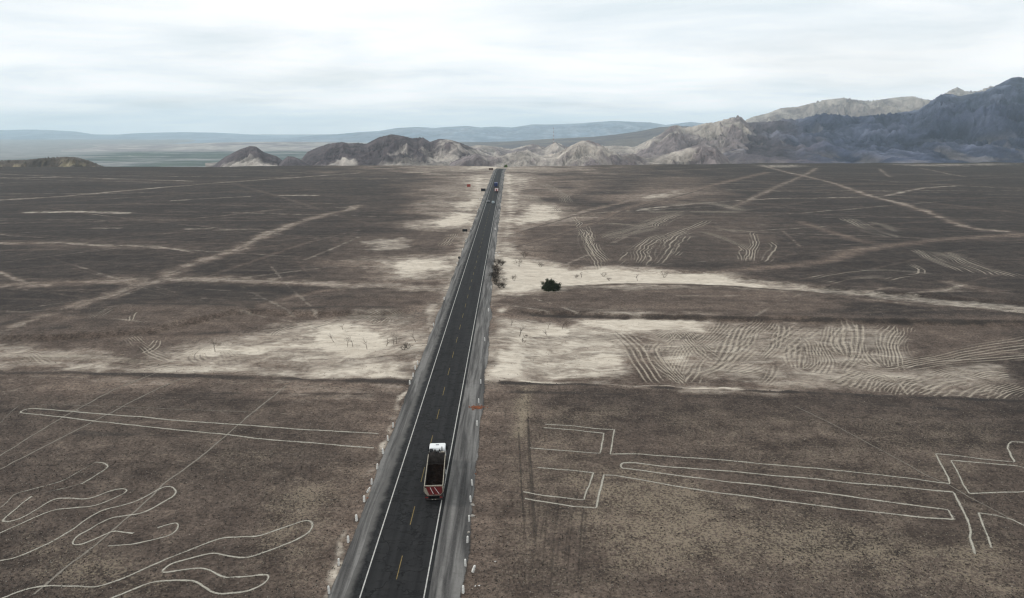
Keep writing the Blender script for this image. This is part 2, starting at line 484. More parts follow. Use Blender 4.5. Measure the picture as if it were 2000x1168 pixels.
def mat_valley():
    k = NT('valley_floor'); P = k.pos()
    v = k.voro(k.mapping(P, (0.0052, 0.0040, 1), (0, 0, 0.3)), 1.0, 'F1', 0.75)
    n = k.noise(P, 0.0011, 5, 0.6); n2 = k.noise(P, 0.006, 6, 0.7)
    g = k.mix(v.outputs['Color'], (0.006, 0.018, 0.010), (0.050, 0.075, 0.035))
    g = k.mix(k.rng(n2, 0.45, 0.6, 0, 0.85), g, (0.006, 0.014, 0.008))
    dry = k.mix(k.rng(n2, 0.35, 0.65), (0.13, 0.125, 0.125), (0.26, 0.245, 0.23))
    # irrigated strip along the river, dry slopes beyond
    sx = k.n.new('ShaderNodeSeparateXYZ'); k.link(P, sx.inputs[0])
    yy = k.math('ADD', sx.outputs[1], k.math('MULTIPLY', k.math('SUBTRACT', n, 0.5), 2600.0))
    m = k.math('MULTIPLY', k.rng(yy, 3000, 3400), k.rng(yy, 7400, 5900))
    m = k.math('MULTIPLY', m, k.rng(k.math('ADD', sx.outputs[0], k.math('MULTIPLY', k.math('SUBTRACT', n2, 0.5), 900.0)), -3400, -2900))
    m = k.math('MULTIPLY', m, k.rng(k.noise(k.mapping(P, (0.0016, 0.0028, 1)), 1.0, 7, 0.7), 0.40, 0.52))
    col = k.mix(m, dry, g)
    col = k.mix(k.math('MULTIPLY', m, k.rng(n2, 0.34, 0.29), clamp=True), col, (0.55, 0.52, 0.46))
    k.color(col)
    return k.m

M = {}
M['ground'] = mat_ground()
M['glyph'] = mat_strip('geoglyph_pale_soil', (0.25, 0.23, 0.19), (0.48, 0.45, 0.38), 0.05, 0.85, 1.35, 0.45, 0.9, 0.92)
M['trail'] = mat_strip('faint_trail_soil', (0.17, 0.15, 0.125), (0.27, 0.24, 0.20), 0.1, 0.7, 0.9, 0.6, 0.9, 0.85)
M['track'] = mat_strip('tyre_track_soil', (0.30, 0.26, 0.205), (0.47, 0.415, 0.33), 0.12, 0.8, 1.0, 0.35, 0.8, 0.85)
M['rut'] = mat_strip('tyre_rut_soil', (0.055, 0.045, 0.037), (0.085, 0.070, 0.058), 0.25, 0.8, 1.0, 0.5, 0.9, 0.6)
M['stone_dark'] = plain('varnished_stone', (0.055, 0.047, 0.041), 0.9, 0, 0.1, 0.5, 0.7)
M['stone_pale'] = plain('pale_stone', (0.30, 0.27, 0.225), 0.9, 0, 0.1, 0.4, 0.7)
M['asphalt'] = mat_asphalt()
M['shoulder'] = mat_shoulder()
M['white_line'] = mat_paint('white_road_paint', (0.52, 0.51, 0.48))
M['yellow_line'] = mat_paint('yellow_road_paint', (0.22, 0.17, 0.07))
M['valley'] = mat_valley()

# ------------------------------------------------------------------ ground sheet
def R_(ox, oy, s, pts): return [(ox + x / s, oy + y / s) for x, y in pts]
LZ = lambda p: R_(0, 320, 2.5386, p)
MZ = lambda p: R_(950, 320, 2.54, p)
RZ = lambda p: R_(1450, 320, 2.54, p)

TRAILS = [   # pixel polyline, half width m, sand strength, warm strength
    (LZ([(0, 180), (300, 160), (600, 135), (900, 110), (1200, 85), (1777, 45)]), 5.0, 0.42, 0.6),
    (LZ([(0, 68), (350, 68), (700, 78), (960, 85)]), 4.0, 0.40, 0.5),
    (LZ([(0, 295), (500, 285), (900, 275), (1400, 225)]), 2.6, 0.30, 0.4),
    (LZ([(1777, 205), (1740, 225), (1600, 255), (1450, 300), (1330, 350), (1150, 435), (1000, 480), (900, 515), (780, 580), (600, 640), (400, 700), (200, 760), (0, 840), (-300, 960)]), 4.4, 0.36, 0.85),
    (LZ([(-200, 615), (0, 605), (300, 590), (600, 580), (900, 575), (1300, 580), (1777, 600), (2180, 620)]), 6.0, 0.34, 0.9),
    (LZ([(-100, 500), (0, 540), (100, 580), (180, 605)]), 1.4, 0.35, 0.7),
    (LZ([(600, 405), (800, 415), (960, 440)]), 2.2, 0.38, 0.6),
    (LZ([(0, 395), (300, 390), (550, 410)]), 3.5, 0.36, 0.8),
    (LZ([(-100, 1200), (0, 1150), (150, 1090), (300, 1040), (380, 1020)]), 1.6, 0.30, 0.6),
    (LZ([(0, 350), (400, 380), (700, 355), (950, 335)]), 1.6, 0.28, 0.3),
    (LZ([(1280, 705), (1450, 660), (1600, 630), (1777, 610), (2100, 560)]), 2.4, 0.15, 0.9),
    (LZ([(1777, 365), (1650, 420), (1510, 475)]), 1.4, 0.34, 0.4),
    (LZ([(1000, 570), (1200, 500), (1500, 400), (1777, 330)]), 1.6, 0.20, 0.5),
    (LZ([(420, 430), (900, 400), (1400, 380), (1777, 340)]), 1.6, 0.22, 0.3),
    (LZ([(160, 240), (420, 238), (620, 242)]), 5.0, 0.45, 0.3),
    (LZ([(1400, 158), (1560, 158)]), 6.0, 0.50, 0.3),
    (LZ([(860, 182), (1000, 175), (1230, 163)]), 4.0, 0.40, 0.3),
    (LZ([(430, 320), (580, 318)]), 3.0, 0.40, 0.3), (LZ([(920, 325), (1020, 322)]), 3.0, 0.48, 0.3), (LZ([(1070, 328), (1300, 326)]), 3.0, 0.38, 0.3),
    (MZ([(80, 440), (130, 410), (300, 370), (520, 300), (700, 220), (900, 170), (1100, 110), (1397, 40)]), 5.0, 0.12, 0.95),
    (MZ([(170, 330), (400, 260), (700, 185), (850, 150), (1000, 130)]), 4.5, 0.30, 0.95),
    (MZ([(380, 500), (520, 440), (700, 360), (860, 270)]), 1.5, 0.30, 0.6),
    (MZ([(650, 510), (900, 440), (1100, 360)]), 1.0, 0.20, 0.5),
    (RZ([(100, 10), (260, 50), (450, 95), (620, 155), (800, 200), (950, 250), (1100, 310), (1180, 325), (1300, 335)]), 3.6, 0.40, 0.9),
    (RZ([(370, 20), (300, 60), (200, 100), (40, 175), (-60, 220)]), 3.6, 0.33, 0.7),
    (RZ([(-500, 225), (-200, 195), (0, 180), (200, 172), (400, 170), (700, 160), (900, 120), (1050, 110)]), 3.0, 0.40, 0.5),
    (RZ([(-100, 530), (0, 520), (250, 500), (430, 480), (550, 430), (700, 410), (900, 385), (1050, 370), (1397, 350)]), 3.8, 0.14, 0.95),
    (RZ([(300, 290), (450, 340), (620, 390)]), 3.0, 0.12, 0.8),
    (RZ([(400, 265), (700, 265), (1100, 268), (1397, 265)]), 1.4, 0.26, 0.3),
    (RZ([(0, 592), (200, 622), (450, 652), (700, 680), (1000, 702), (1397, 735), (1700, 760)]), 3.0, 0.38, 0.9),
    (RZ([(680, 25), (730, 65)]), 2.6, 0.38, 0.5), (RZ([(880, 20), (1100, 65)]), 3.0, 0.32, 0.5),
    (RZ([(500, 650), (760, 610)]), 0.9, 0.36, 0.5), (RZ([(200, 330), (290, 410)]), 1.0, 0.30, 0.5),
    (RZ([(850, 640), (1000, 630), (1110, 600)]), 1.4, 0.36, 0.5), (RZ([(1050, 590), (1250, 640)]), 4.0, 0.30, 0.6),
    ([(430, 735), (700, 752), (800, 757)], 0.5, 0.30, 0.6), ([(100, 802), (400, 798), (520, 806), (560, 808)], 0.35, 0.30, 0.4),
    ([(1075, 660), (1072, 700), (1078, 742)], 0.5, 0.0, 0.9),
]
for _i in range(110):
    _r = random.Random(500 + _i); _s = -1 if _i % 2 else 1
    _y = 170 * math.exp(_r.random() * 1.55); _x = _s * _r.uniform(30, _y * 0.8); _a = _r.gauss(0, 0.55); _L = _r.uniform(0.15, 0.5) * _y
    _p = [(_x + math.cos(_a) * t * _L, _y + math.sin(_a) * t * _L + _r.gauss(0, 2)) for t in (-1, -0.4, 0.2, 1)]
    TRAILS.append((_p, _r.uniform(0.0025, 0.0055) * _y, _r.uniform(0.20, 0.46), 0.35, 'w'))
SANDS = [    # pixel polygon, strength, feather m
    ([(590, 650), (620, 632), (680, 622), (760, 640), (775, 655), (790, 678), (720, 690), (620, 690), (590, 672)], 1.1, 6),
    ([(318, 682), (360, 667), (440, 658), (560, 658), (600, 668), (520, 685), (440, 692), (340, 692)], 1.0, 5),
    ([(-200, 690), (0, 688), (300, 700), (800, 700), (812, 742), (500, 730), (250, 723), (-200, 716)], 0.62, 6), ([(-200, 665), (0, 655), (330, 690), (320, 705), (-200, 700)], 0.45, 5),
    ([(935, 430), (958, 350), (968, 345), (952, 400), (942, 440)], 1.2, 9), ([(984, 340), (1002, 340), (1012, 420), (984, 440)], 0.9, 10), ([(905, 470), (935, 430), (940, 440), (915, 490)], 0.6, 5), ([(880, 560), (905, 500), (915, 500), (895, 560)], 0.6, 4),
    ([(690, 725), (760, 722), (800, 733), (795, 741), (720, 737)], 0.85, 3),
    ([(740, 508), (800, 503), (890, 503), (888, 530), (780, 542), (745, 530)], 0.85, 8),
    ([(845, 432), (890, 416), (938, 418), (912, 443), (850, 444)], 1.1, 8),
    ([(880, 400), (925, 385), (948, 390), (940, 415), (900, 415)], 0.85, 12),
    ([(900, 345), (960, 335), (968, 350), (950, 385), (915, 385)], 0.8, 20),
    ([(820, 600), (845, 590), (872, 575), (850, 640), (815, 720), (798, 720), (820, 650)], 0.55, 3),
    ([(700, 470), (780, 462), (830, 480), (790, 490), (710, 488)], 0.48, 8),
    ([(640, 610), (740, 605), (800, 612), (780, 625), (700, 628), (640, 622)], 0.38, 5),
    ([(985, 503), (1040, 510), (1110, 524), (1180, 523), (1400, 531), (1450, 547), (1560, 564), (1480, 564), (1400, 556), (1250, 552), (1120, 558), (1000, 573), (972, 572), (972, 530)], 1.15, 4),
    ([(955, 670), (1010, 680), (1050, 692), (1040, 735), (1000, 744), (955, 742)], 1.0, 4),
    ([(990, 655), (1035, 640), (1040, 628), (1090, 626), (1140, 633), (1110, 652), (1060, 652), (1030, 672), (1000, 672)], 0.95, 2.5),
    ([(1125, 690), (1150, 670), (1210, 677), (1245, 700), (1200, 714), (1140, 703)], 0.95, 3.5),
    ([(1110, 618), (1190, 612), (1370, 616), (1380, 640), (1200, 642), (1150, 635)], 0.95, 3.5),
    ([(1000, 733), (1150, 739), (1300, 747), (1450, 750), (1530, 758), (1500, 765), (1350, 759), (1150, 750), (1000, 747)], 1.1, 1.5),
    ([(1215, 625), (1400, 620), (1780, 624), (1800, 700), (1700, 750), (1300, 748), (1240, 700)], 0.40, 6),
    ([(1250, 650), (1330, 645), (1420, 660), (1430, 740), (1320, 745), (1270, 700)], 0.45, 6),
    ([(1280, 690), (1340, 685), (1345, 698), (1300, 702)], 0.9, 3),
    ([(950, 612), (1250, 622), (1260, 745), (950, 745)], 0.58, 5), ([(300, 700), (420, 650), (620, 612), (850, 606), (815, 735), (500, 728)], 0.42, 7),
    ([(1400, 532), (1600, 556), (2000, 596), (2200, 610), (2200, 625), (2000, 610), (1600, 572), (1400, 556)], 0.5, 4),
    ([(985, 380), (1005, 380), (1010, 500), (970, 500)], 0.55, 6), ([(850, 560), (900, 450), (935, 450), (880, 590)], 0.5, 6),
    ([(965, 600), (992, 598), (1000, 640), (985, 690), (955, 690)], 0.60, 3),
    ([(1030, 400), (1085, 398), (1110, 425), (1010, 442), (990, 430)], 0.8, 10),
    ([(985, 345), (1050, 345), (1040, 372), (985, 376)], 0.65, 25), ([(985, 376), (1020, 374), (1018, 381), (985, 383)], 0.8, 12),
    ([(1230, 385), (1330, 370), (1345, 378), (1260, 392)], 0.62, 14),
    ([(1450, 322), (1560, 320), (1600, 325), (1500, 331)], 0.48, 40), ([(1700, 320), (2000, 318), (2000, 323), (1800, 326)], 0.45, 40),
    ([(1420, 700), (1700, 700), (2000, 690), (2000, 772), (1800, 764), (1500, 755)], 0.42, 6),
    ([(915, 318), (1010, 318), (1015, 331), (900, 331)], 0.9, 60),
    ([(920, 470), (965, 410), (975, 420), (965, 500)], 0.0, 3),
]
WARMS = [
    ([(-100, 620), (330, 590), (640, 570), (860, 560), (850, 640), (300, 700), (-100, 700)], 0.62, 9),
    ([(0, 700), (800, 700), (810, 742), (0, 724)], 0.70, 6), ([(0, 640), (300, 620), (800, 600), (830, 700), (0, 700)], 0.55, 10),
    ([(985, 560), (1500, 560), (1700, 590), (1600, 618), (985, 606)], 0.62, 5), ([(960, 600), (2000, 620), (2000, 776), (960, 745)], 0.70, 5),
    ([(990, 400), (1500, 420), (1560, 520), (1000, 520)], 0.42, 14), ([(1000, 440), (1130, 440), (1150, 520), (1000, 505)], 0.5, 8),
    ([(950, 745), (1100, 750), (1200, 1168), (900, 1168)], 0.60, 4), ([(1100, 750), (2000, 785), (2000, 850), (1250, 830)], 0.30, 6),
    ([(1050, 900), (1500, 960), (1700, 1168), (1100, 1168)], 0.62, 6), ([(1200, 830), (1600, 840), (2000, 1000), (2000, 1168), (1200, 1168)], 0.30, 8),
    ([(640, 460), (900, 440), (880, 600), (560, 600)], 0.45, 12), ([(500, 760), (790, 745), (660, 1100), (500, 1168), (380, 1168)], 0.42, 7),
    ([(1250, 345), (1400, 345), (1380, 365), (1200, 372)], 0.6, 20), ([(60, 470), (330, 468), (380, 488), (60, 492)], 0.4, 12),
]
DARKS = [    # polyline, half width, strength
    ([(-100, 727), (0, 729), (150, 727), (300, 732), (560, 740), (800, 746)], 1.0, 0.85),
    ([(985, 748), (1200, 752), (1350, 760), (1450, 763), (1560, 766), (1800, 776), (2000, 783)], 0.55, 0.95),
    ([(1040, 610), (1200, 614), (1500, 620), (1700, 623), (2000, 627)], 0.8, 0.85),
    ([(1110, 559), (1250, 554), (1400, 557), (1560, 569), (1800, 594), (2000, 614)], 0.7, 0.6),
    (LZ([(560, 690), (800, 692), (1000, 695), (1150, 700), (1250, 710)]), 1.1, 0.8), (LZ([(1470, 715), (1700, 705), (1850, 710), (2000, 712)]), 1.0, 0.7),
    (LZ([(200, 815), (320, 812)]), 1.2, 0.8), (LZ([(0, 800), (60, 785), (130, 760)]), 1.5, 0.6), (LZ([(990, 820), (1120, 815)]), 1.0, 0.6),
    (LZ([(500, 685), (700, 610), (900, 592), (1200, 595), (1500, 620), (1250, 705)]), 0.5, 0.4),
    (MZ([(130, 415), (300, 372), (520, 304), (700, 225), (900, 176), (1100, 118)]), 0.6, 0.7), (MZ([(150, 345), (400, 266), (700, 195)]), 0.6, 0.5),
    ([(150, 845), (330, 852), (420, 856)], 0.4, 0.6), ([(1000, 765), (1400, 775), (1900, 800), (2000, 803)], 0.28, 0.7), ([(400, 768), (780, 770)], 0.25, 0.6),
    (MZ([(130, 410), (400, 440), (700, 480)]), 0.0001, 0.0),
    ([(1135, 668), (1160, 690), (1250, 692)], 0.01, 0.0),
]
DARK_AREAS = [   # varnished dark stone pavement
    (LZ([(560, 690), (700, 605), (900, 585), (1200, 592), (1540, 618), (1250, 712)]), 0.45, 3), (LZ([(370, 720), (500, 690), (600, 780), (440, 820)]), 0.35, 3),
    (MZ([(820, 500), (900, 400), (1000, 345), (1150, 370), (1250, 430), (1280, 500), (1000, 530)]), 0.35, 6), ([(640, 612), (800, 602), (800, 612), (660, 622)], 0.3, 3),
]
PALES = [([(1050, 880), (1300, 900), (1700, 1000), (2000, 1060), (2000, 1168), (1100, 1168)], 0.66, 10), ([(960, 780), (1250, 790), (1100, 1168), (930, 1168)], 0.40, 5),
         ([(1000, 750), (1060, 752), (1040, 860), (990, 860)], 0.8, 2), ([(0, 1000), (250, 1060), (420, 1168), (0, 1168)], 0.55, 6), ([(500, 930), (720, 900), (640, 1168), (480, 1168)], 0.55, 6),
         ([(1250, 790), (2000, 810), (2000, 1060), (1300, 900)], 0.35, 6), ([(0, 760), (760, 780), (700, 1000), (0, 1000)], 0.22, 6), ([(400, 860), (560, 870), (520, 930), (400, 920)], 0.4, 3)]

# ---- wheel tracks: guide curves that the worn ground follows
W7 = lambda p: R_(1200, 600, 3.333, p)
wash_guides = [
    ([(10, 110), (120, 200), (180, 300), (250, 420), (330, 490)], 8, 1.6), ([(240, 210), (210, 250), (240, 320), (330, 390), (420, 450), (470, 490)], 6, 1.4), ([(300, 190), (260, 240), (300, 320), (380, 400), (460, 480)], 6, 1.3),
    ([(740, 60), (700, 120), (600, 190), (500, 240), (460, 300), (450, 380), (400, 450)], 8, 1.8), ([(540, 200), (610, 270), (570, 340), (530, 400), (480, 480)], 6, 1.4), ([(1040, 60), (960, 140), (900, 220), (830, 290), (760, 350), (640, 400), (540, 450)], 11, 2.3),
    ([(860, 80), (780, 170), (770, 260), (700, 340), (600, 400)], 9, 2.2), ([(1300, 90), (1200, 140), (1120, 200), (1060, 260), (960, 320), (860, 370), (720, 410)], 11, 2.4), ([(1090, 80), (1110, 170), (1060, 240), (960, 320)], 5, 1.2),
    ([(1220, 160), (1290, 210), (1310, 290), (1290, 360), (1230, 390)], 5, 1.2), ([(1330, 190), (1350, 250), (1380, 310), (1350, 370), (1300, 410)], 5, 1.2), ([(1400, 90), (1380, 150), (1410, 230), (1470, 280), (1510, 300)], 6, 1.2), ([(1500, 100), (1440, 180), (1460, 250), (1510, 300)], 4, 1.0),
    ([(1510, 60), (1530, 120), (1520, 200), (1530, 290), (1500, 350), (1420, 400)], 7, 1.1), ([(1580, 70), (1600, 130), (1570, 200), (1580, 280), (1570, 360)], 6, 1.0), ([(1830, 80), (1760, 150), (1780, 230), (1790, 310), (1810, 390)], 7, 1.4), ([(1900, 80), (1850, 170), (1830, 250), (1860, 330), (1870, 400)], 6, 1.2),
    ([(1600, 200), (1650, 280), (1700, 340), (1790, 380)], 5, 1.2), ([(1700, 250), (1680, 290), (1740, 360)], 4, 1.0), ([(1760, 400), (1850, 460), (1930, 550)], 4, 1.0), ([(1180, 210), (1190, 300), (1220, 380)], 6, 1.6), ([(1030, 340), (1000, 440), (960, 490)], 4, 0.8),
    ([(340, 230), (380, 180), (420, 130), (480, 250), (520, 300)], 6, 2.5), ([(420, 120), (500, 200), (620, 330)], 6, 2.2), ([(330, 290), (400, 210), (520, 130)], 5, 2.4), ([(560, 440), (700, 380), (900, 330)], 6, 1.6), ([(1500, 300), (1640, 360), (1830, 370), (2000, 320)], 5, 1.2),
    ([(1500, 490), (1560, 430), (1680, 390)], 7, 1.5), ([(1620, 510), (1680, 440), (1800, 400)], 8, 1.6), ([(1760, 530), (1830, 450), (1960, 410)], 8, 1.6), ([(1900, 540), (1990, 460), (2120, 420)], 8, 1.6), ([(2060, 550), (2160, 480), (2300, 440)], 8, 1.8), ([(1440, 470), (1520, 440), (1620, 385)], 6, 1.2),
    ([(2250, 560), (2350, 500), (2500, 460)], 8, 1.8), ([(2450, 570), (2560, 520), (2700, 480)], 8, 1.8), ([(2100, 420), (2180, 380), (2330, 390)], 6, 1.6), ([(2330, 430), (2450, 400), (2600, 420)], 6, 1.8)]
swirl = [([(490, 320), (500, 380), (530, 440), (555, 500), (575, 540)], 5, 2.2), ([(440, 240), (490, 330), (520, 400), (560, 460), (580, 510)], 5, 2.0), ([(540, 380), (640, 345), (760, 310), (860, 270), (960, 240), (1060, 230)], 7, 3.0),
         ([(545, 390), (680, 350), (820, 320), (900, 270), (1000, 240)], 6, 2.6), ([(750, 510), (770, 440), (820, 390), (900, 350), (1000, 320), (1120, 270)], 7, 2.4), ([(800, 510), (880, 470), (910, 400), (950, 350), (1040, 330)], 6, 2.0),
         ([(790, 520), (830, 440), (850, 400), (900, 350)], 4, 1.6), ([(650, 510), (720, 430), (800, 370), (900, 340)], 4, 1.4), ([(1280, 490), (1290, 440), (1260, 400), (1190, 370), (1100, 340), (1000, 330)], 5, 1.8), ([(1310, 490), (1330, 430), (1330, 370), (1320, 330)], 4, 1.4),
         ([(1270, 480), (1275, 430), (1250, 400)], 4, 1.4), ([(560, 290), (700, 300), (860, 310)], 3, 2.0), ([(760, 235), (1000, 235), (1200, 240), (1300, 235)], 5, 4.0), ([(900, 215), (1100, 190), (1300, 240)], 5, 4.5), ([(260, 90), (330, 120), (390, 160), (405, 200)], 5, 3.0),
         ([(200, 160), (300, 200), (350, 240), (440, 260)], 4, 3.0), ([(1120, 320), (1200, 322), (1330, 340)], 4, 2.4), ([(940, 460), (960, 400), (1000, 355)], 3, 1.6), ([(1390, 490), (1420, 440), (1440, 410), (1400, 380)], 3, 1.5)]
fan = [([(500, 265), (620, 320), (700, 350), (800, 375)], 6, 3.0), ([(620, 285), (720, 310), (790, 340)], 4, 2.0), ([(860, 420), (950, 470), (1050, 510), (1180, 550)], 7, 2.4), ([(940, 425), (1040, 460), (1180, 520), (1280, 560)], 7, 2.4), ([(990, 430), (1100, 470), (1250, 520), (1390, 570)], 5, 2.2),
       ([(300, 570), (480, 540), (650, 520), (800, 530), (1000, 550)], 4, 1.2), ([(700, 580), (860, 550), (900, 525), (820, 490)], 4, 1.2), ([(400, 590), (560, 560), (740, 560)], 3, 1.4), ([(870, 635), (1000, 630), (1110, 600)], 3, 1.0)]
left = [(LZ([(640, 830), (700, 880), (760, 930), (860, 960)]), 5, 1.4), (LZ([(780, 850), (760, 890), (700, 920)]), 4, 1.0), (LZ([(850, 940), (880, 925), (930, 905), (960, 890)]), 6, 1.6), (LZ([(1000, 960), (960, 930), (1010, 890)]), 5, 1.6), (LZ([(1170, 965), (1140, 930), (1110, 900)]), 5, 1.6),
        (LZ([(0, 985), (150, 940), (300, 930), (450, 940), (700, 960), (900, 1000)]), 6, 2.0), (LZ([(120, 900), (200, 940), (260, 970)]), 4, 1.2), (LZ([(1340, 840), (1370, 810), (1440, 790), (1560, 770)]), 5, 1.0), (LZ([(640, 1000), (760, 975), (900, 990)]), 5, 1.2),
        (LZ([(1500, 800), (1600, 780), (1700, 745), (1800, 740)]), 6, 1.6), ([(700, 625), (720, 612), (750, 606)], 6, 2.2), ([(740, 625), (755, 612), (790, 606)], 6, 2.2), (LZ([(440, 770), (500, 735), (550, 710)]), 3, 0.7), (LZ([(480, 770), (530, 735), (560, 715)]), 3, 0.5),
        (LZ([(640, 780), (660, 740), (690, 730)]), 3, 0.8), ([(865, 480), (878, 468), (890, 455)], 6, 2.5)]

TRACK_GUIDES = [(W7(p), n, w_, 0) for p, n, w_ in wash_guides] + [(RZ([(700, 995), (1000, 940), (1200, 905), (1397, 865), (1600, 825)]), 9, 1.8, 0), (RZ([(900, 965), (1100, 945), (1300, 935), (1500, 925)]), 5, 1.6, 0)]
TRACK_GUIDES += [(MZ(p), n, w_, 1) for p, n, w_ in swirl] + [(RZ(p), n, w_, 1) for p, n, w_ in fan] + [(p, n, w_, 2) for p, n, w_ in left]

def smooth_pts(p, it=3):
    p = np.asarray(p, float)
    for _ in range(it):
        q = 0.75 * p[:-1] + 0.25 * p[1:]; r = 0.25 * p[:-1] + 0.75 * p[1:]
        p = np.vstack([p[:1], np.stack([q, r], 1).reshape(-1, 2), p[-1:]])
    return p

def track_fields(X, Y):
    """per vertex: position across the nearest bundle of wheel tracks (in track spacings) and how worn it is"""
    out = []
    for s_ in range(2):
        phi = np.zeros(X.shape); wt = np.zeros(X.shape); best = np.full(X.shape, 1e9)
        for gi, (px, n, spread, zone) in enumerate(TRACK_GUIDES):
            if gi % 2 != s_: continue
            w = smooth_pts(world_pts(px))
            half = spread * (2.3, 2.0, 1.7)[zone]; period = (1.05, 1.6, 1.0)[zone]
            mg = half * 2
            m = np.where((X > w[:, 0].min() - mg) & (X < w[:, 0].max() + mg) & (Y > w[:, 1].min() - mg) & (Y < w[:, 1].max() + mg))[0]
            if len(m) == 0: continue
            x, y = X[m], Y[m]
            seg = np.hypot(*np.diff(w, axis=0).T); cum = np.r_[0, np.cumsum(seg)]; L = cum[-1]
            bd = np.full(len(m), 1e9); sg = np.zeros(len(m)); al = np.zeros(len(m))
            for k in range(len(w) - 1):
                ax, ay = w[k]; vx, vy = w[k + 1] - w[k]; L2 = vx * vx + vy * vy + 1e-9
                t = np.clip(((x - ax) * vx + (y - ay) * vy) / L2, 0, 1)
                dx, dy = x - ax - t * vx, y - ay - t * vy
                d = np.hypot(dx, dy); u = d < bd
                bd[u] = d[u]; sg[u] = np.where(vx * dy[u] - vy * dx[u] > 0, 1, -1); al[u] = (cum[k] + t[u] * seg[k]) / L
            sd = bd * sg + (fbm(x / 15, y / 15, 2, seed=gi * 1.7) - 0.5) * period * 2.4
            pinch = 1.0 + 0.35 * np.sin(al * 3.0 + gi)
            ww = np.exp(-(bd / half) ** 2 * 1.2) * sstep(0.0, 0.14, al) * sstep(1.0, 0.86, al)
            ww *= np.clip(-0.35 + 2.3 * fbm(sd / (period * 1.1) + gi * 7.7, al * 3.0 + gi, 2), 0, 1.1) * (1.0, 0.8, 0.85)[zone]
            rel = bd / half
            u = rel < best[m]
            mm = m[u]
            best[mm] = rel[u]; phi[mm] = (sd / (period * pinch))[u] + gi * 0.37; wt[mm] = ww[u]
        out += [phi, wt]
    return out

def paint(X, Y):
    n = X.shape
    sand = np.zeros(n); warm = np.zeros(n); dark = np.zeros(n); pale = np.zeros(n)
    wob = (fbm(X / 5, Y / 5, 4, seed=8) - 0.5)
    wob2 = (fbm(X / 25, Y / 25, 3, seed=9) - 0.5)
    def sel(w, m):
        return (X > w[:, 0].min() - m) & (X < w[:, 0].max() + m) & (Y > w[:, 1].min() - m) & (Y < w[:, 1].max() + m)
    # disturbed earth beside the road
    roadside = np.exp(-np.clip(np.abs(X) - 7, 0, None) / 16.0)
    warm = np.maximum(warm, roadside * 0.95)
    warm = np.maximum(warm, 0.26 * np.exp(-np.abs(X - 10) / 110.0) + 0.30 * sstep(150, 85, Y))
    sand = np.maximum(sand, 0.50 * np.exp(-np.clip(np.abs(X) - 6.5, 0, None) / 5.0) * sstep(140, 220, Y))
    sand = np.maximum(sand, 0.85 * np.exp(-((X + 7.7 + wob * 2.5) / 0.8) ** 2) * (Y < 170) * np.clip(fbm(X / 4, Y / 4, 4, seed=66) * 2.2 - 0.75, 0, 0.8))
    for pts, hw, s, wm, *fl in TRAILS:
        w = np.array(pts) if fl else world_pts(pts); m = sel(w, hw * 5 + 8)
        if not m.any(): continue
        d = seg_dist(X[m], Y[m], w) + wob[m] * hw * 1.6
        g = np.exp(-(np.clip(d, 0, None) / hw) ** 2)
        if fl: g = g * np.clip(1 - (np.hypot(X[m] - w[:, 0].mean(), Y[m] - w[:, 1].mean()) / (0.55 * np.hypot(*(w[-1] - w[0])))) ** 3, 0, 1) * 0.8
        brk = 0.65 + 0.7 * fbm(X[m] / 30, Y[m] / 30, 3, seed=21)
        sand[m] = np.maximum(sand[m], s * g * brk); warm[m] = np.maximum(warm[m], wm * np.exp(-(np.clip(d, 0, None) / (hw * 1.05)) ** 2) * 0.9)
    for lst, arr in ((SANDS, sand), (WARMS, warm), (PALES, pale), (DARK_AREAS, dark)):
        for pts, s, fe in lst:
            w = world_pts(pts); m = sel(w, fe * 2)
            if not m.any() or s <= 0: continue
            sd = poly_sd(X[m], Y[m], w) + wob[m] * fe * 1.5 + wob2[m] * fe
            arr[m] = np.maximum(arr[m], s * sstep(-fe * 0.9, fe * 1.3, sd))
            if lst is SANDS and s > 0.5:
                m2 = sel(w, fe * 5); sd2 = poly_sd(X[m2], Y[m2], w) + wob2[m2] * fe * 4
                arr[m2] = np.maximum(arr[m2], 0.46 * s * sstep(-fe * 3.8, fe * 0.5, sd2)); warm[m2] = np.maximum(warm[m2], 0.9 * sstep(-fe * 4, 0, sd2))
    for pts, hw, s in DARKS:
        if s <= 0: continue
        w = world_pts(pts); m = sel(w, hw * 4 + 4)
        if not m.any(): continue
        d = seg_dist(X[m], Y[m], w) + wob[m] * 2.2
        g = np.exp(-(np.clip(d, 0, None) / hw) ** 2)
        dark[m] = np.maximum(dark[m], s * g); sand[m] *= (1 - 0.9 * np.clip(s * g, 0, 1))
    return sand, warm, dark, pale

def build_ground():
    near = np.array([-420, -250, -120, -40, 0, 30, 45.0])
    rows = np.concatenate([near, 52.0 * np.exp(np.linspace(0, math.log(1420 / 52.0), 860))])
    s = np.linspace(-1, 1, 720)
    Yg, Sg = np.meshgrid(rows, s, indexing='ij')
    Xg = CAM.x + Sg * (np.maximum(Yg, 52) * 0.82 + 40)
    X, Y = Xg.ravel(), Yg.ravel()
    Z = terrain(X, Y)
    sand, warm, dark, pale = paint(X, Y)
    pa, wa, pb, wb = track_fields(X, Y)
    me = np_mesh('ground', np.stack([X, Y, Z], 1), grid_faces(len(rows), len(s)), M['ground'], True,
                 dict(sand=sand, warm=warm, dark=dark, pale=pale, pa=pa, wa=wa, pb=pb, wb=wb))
    g = link(bpy.data.objects.new('ground', me)); tag(g, kind='structure')
    return g
ground = build_ground()

# valley floor far below the plain, reaching the horizon
vs = []
vr = np.concatenate([np.linspace(-2500, 900, 6), np.geomspace(1000, 19500, 60)])
vc = np.linspace(-1, 1, 60)
for y in vr:
    for c_ in vc: vs.append((c_ * 20000, y, -151.0))
vme = np_mesh('valley_floor', np.array(vs), grid_faces(len(vr), len(vc)), M['valley'], True)
valley = link(bpy.data.objects.new('valley_floor', vme)); tag(valley, kind='structure')

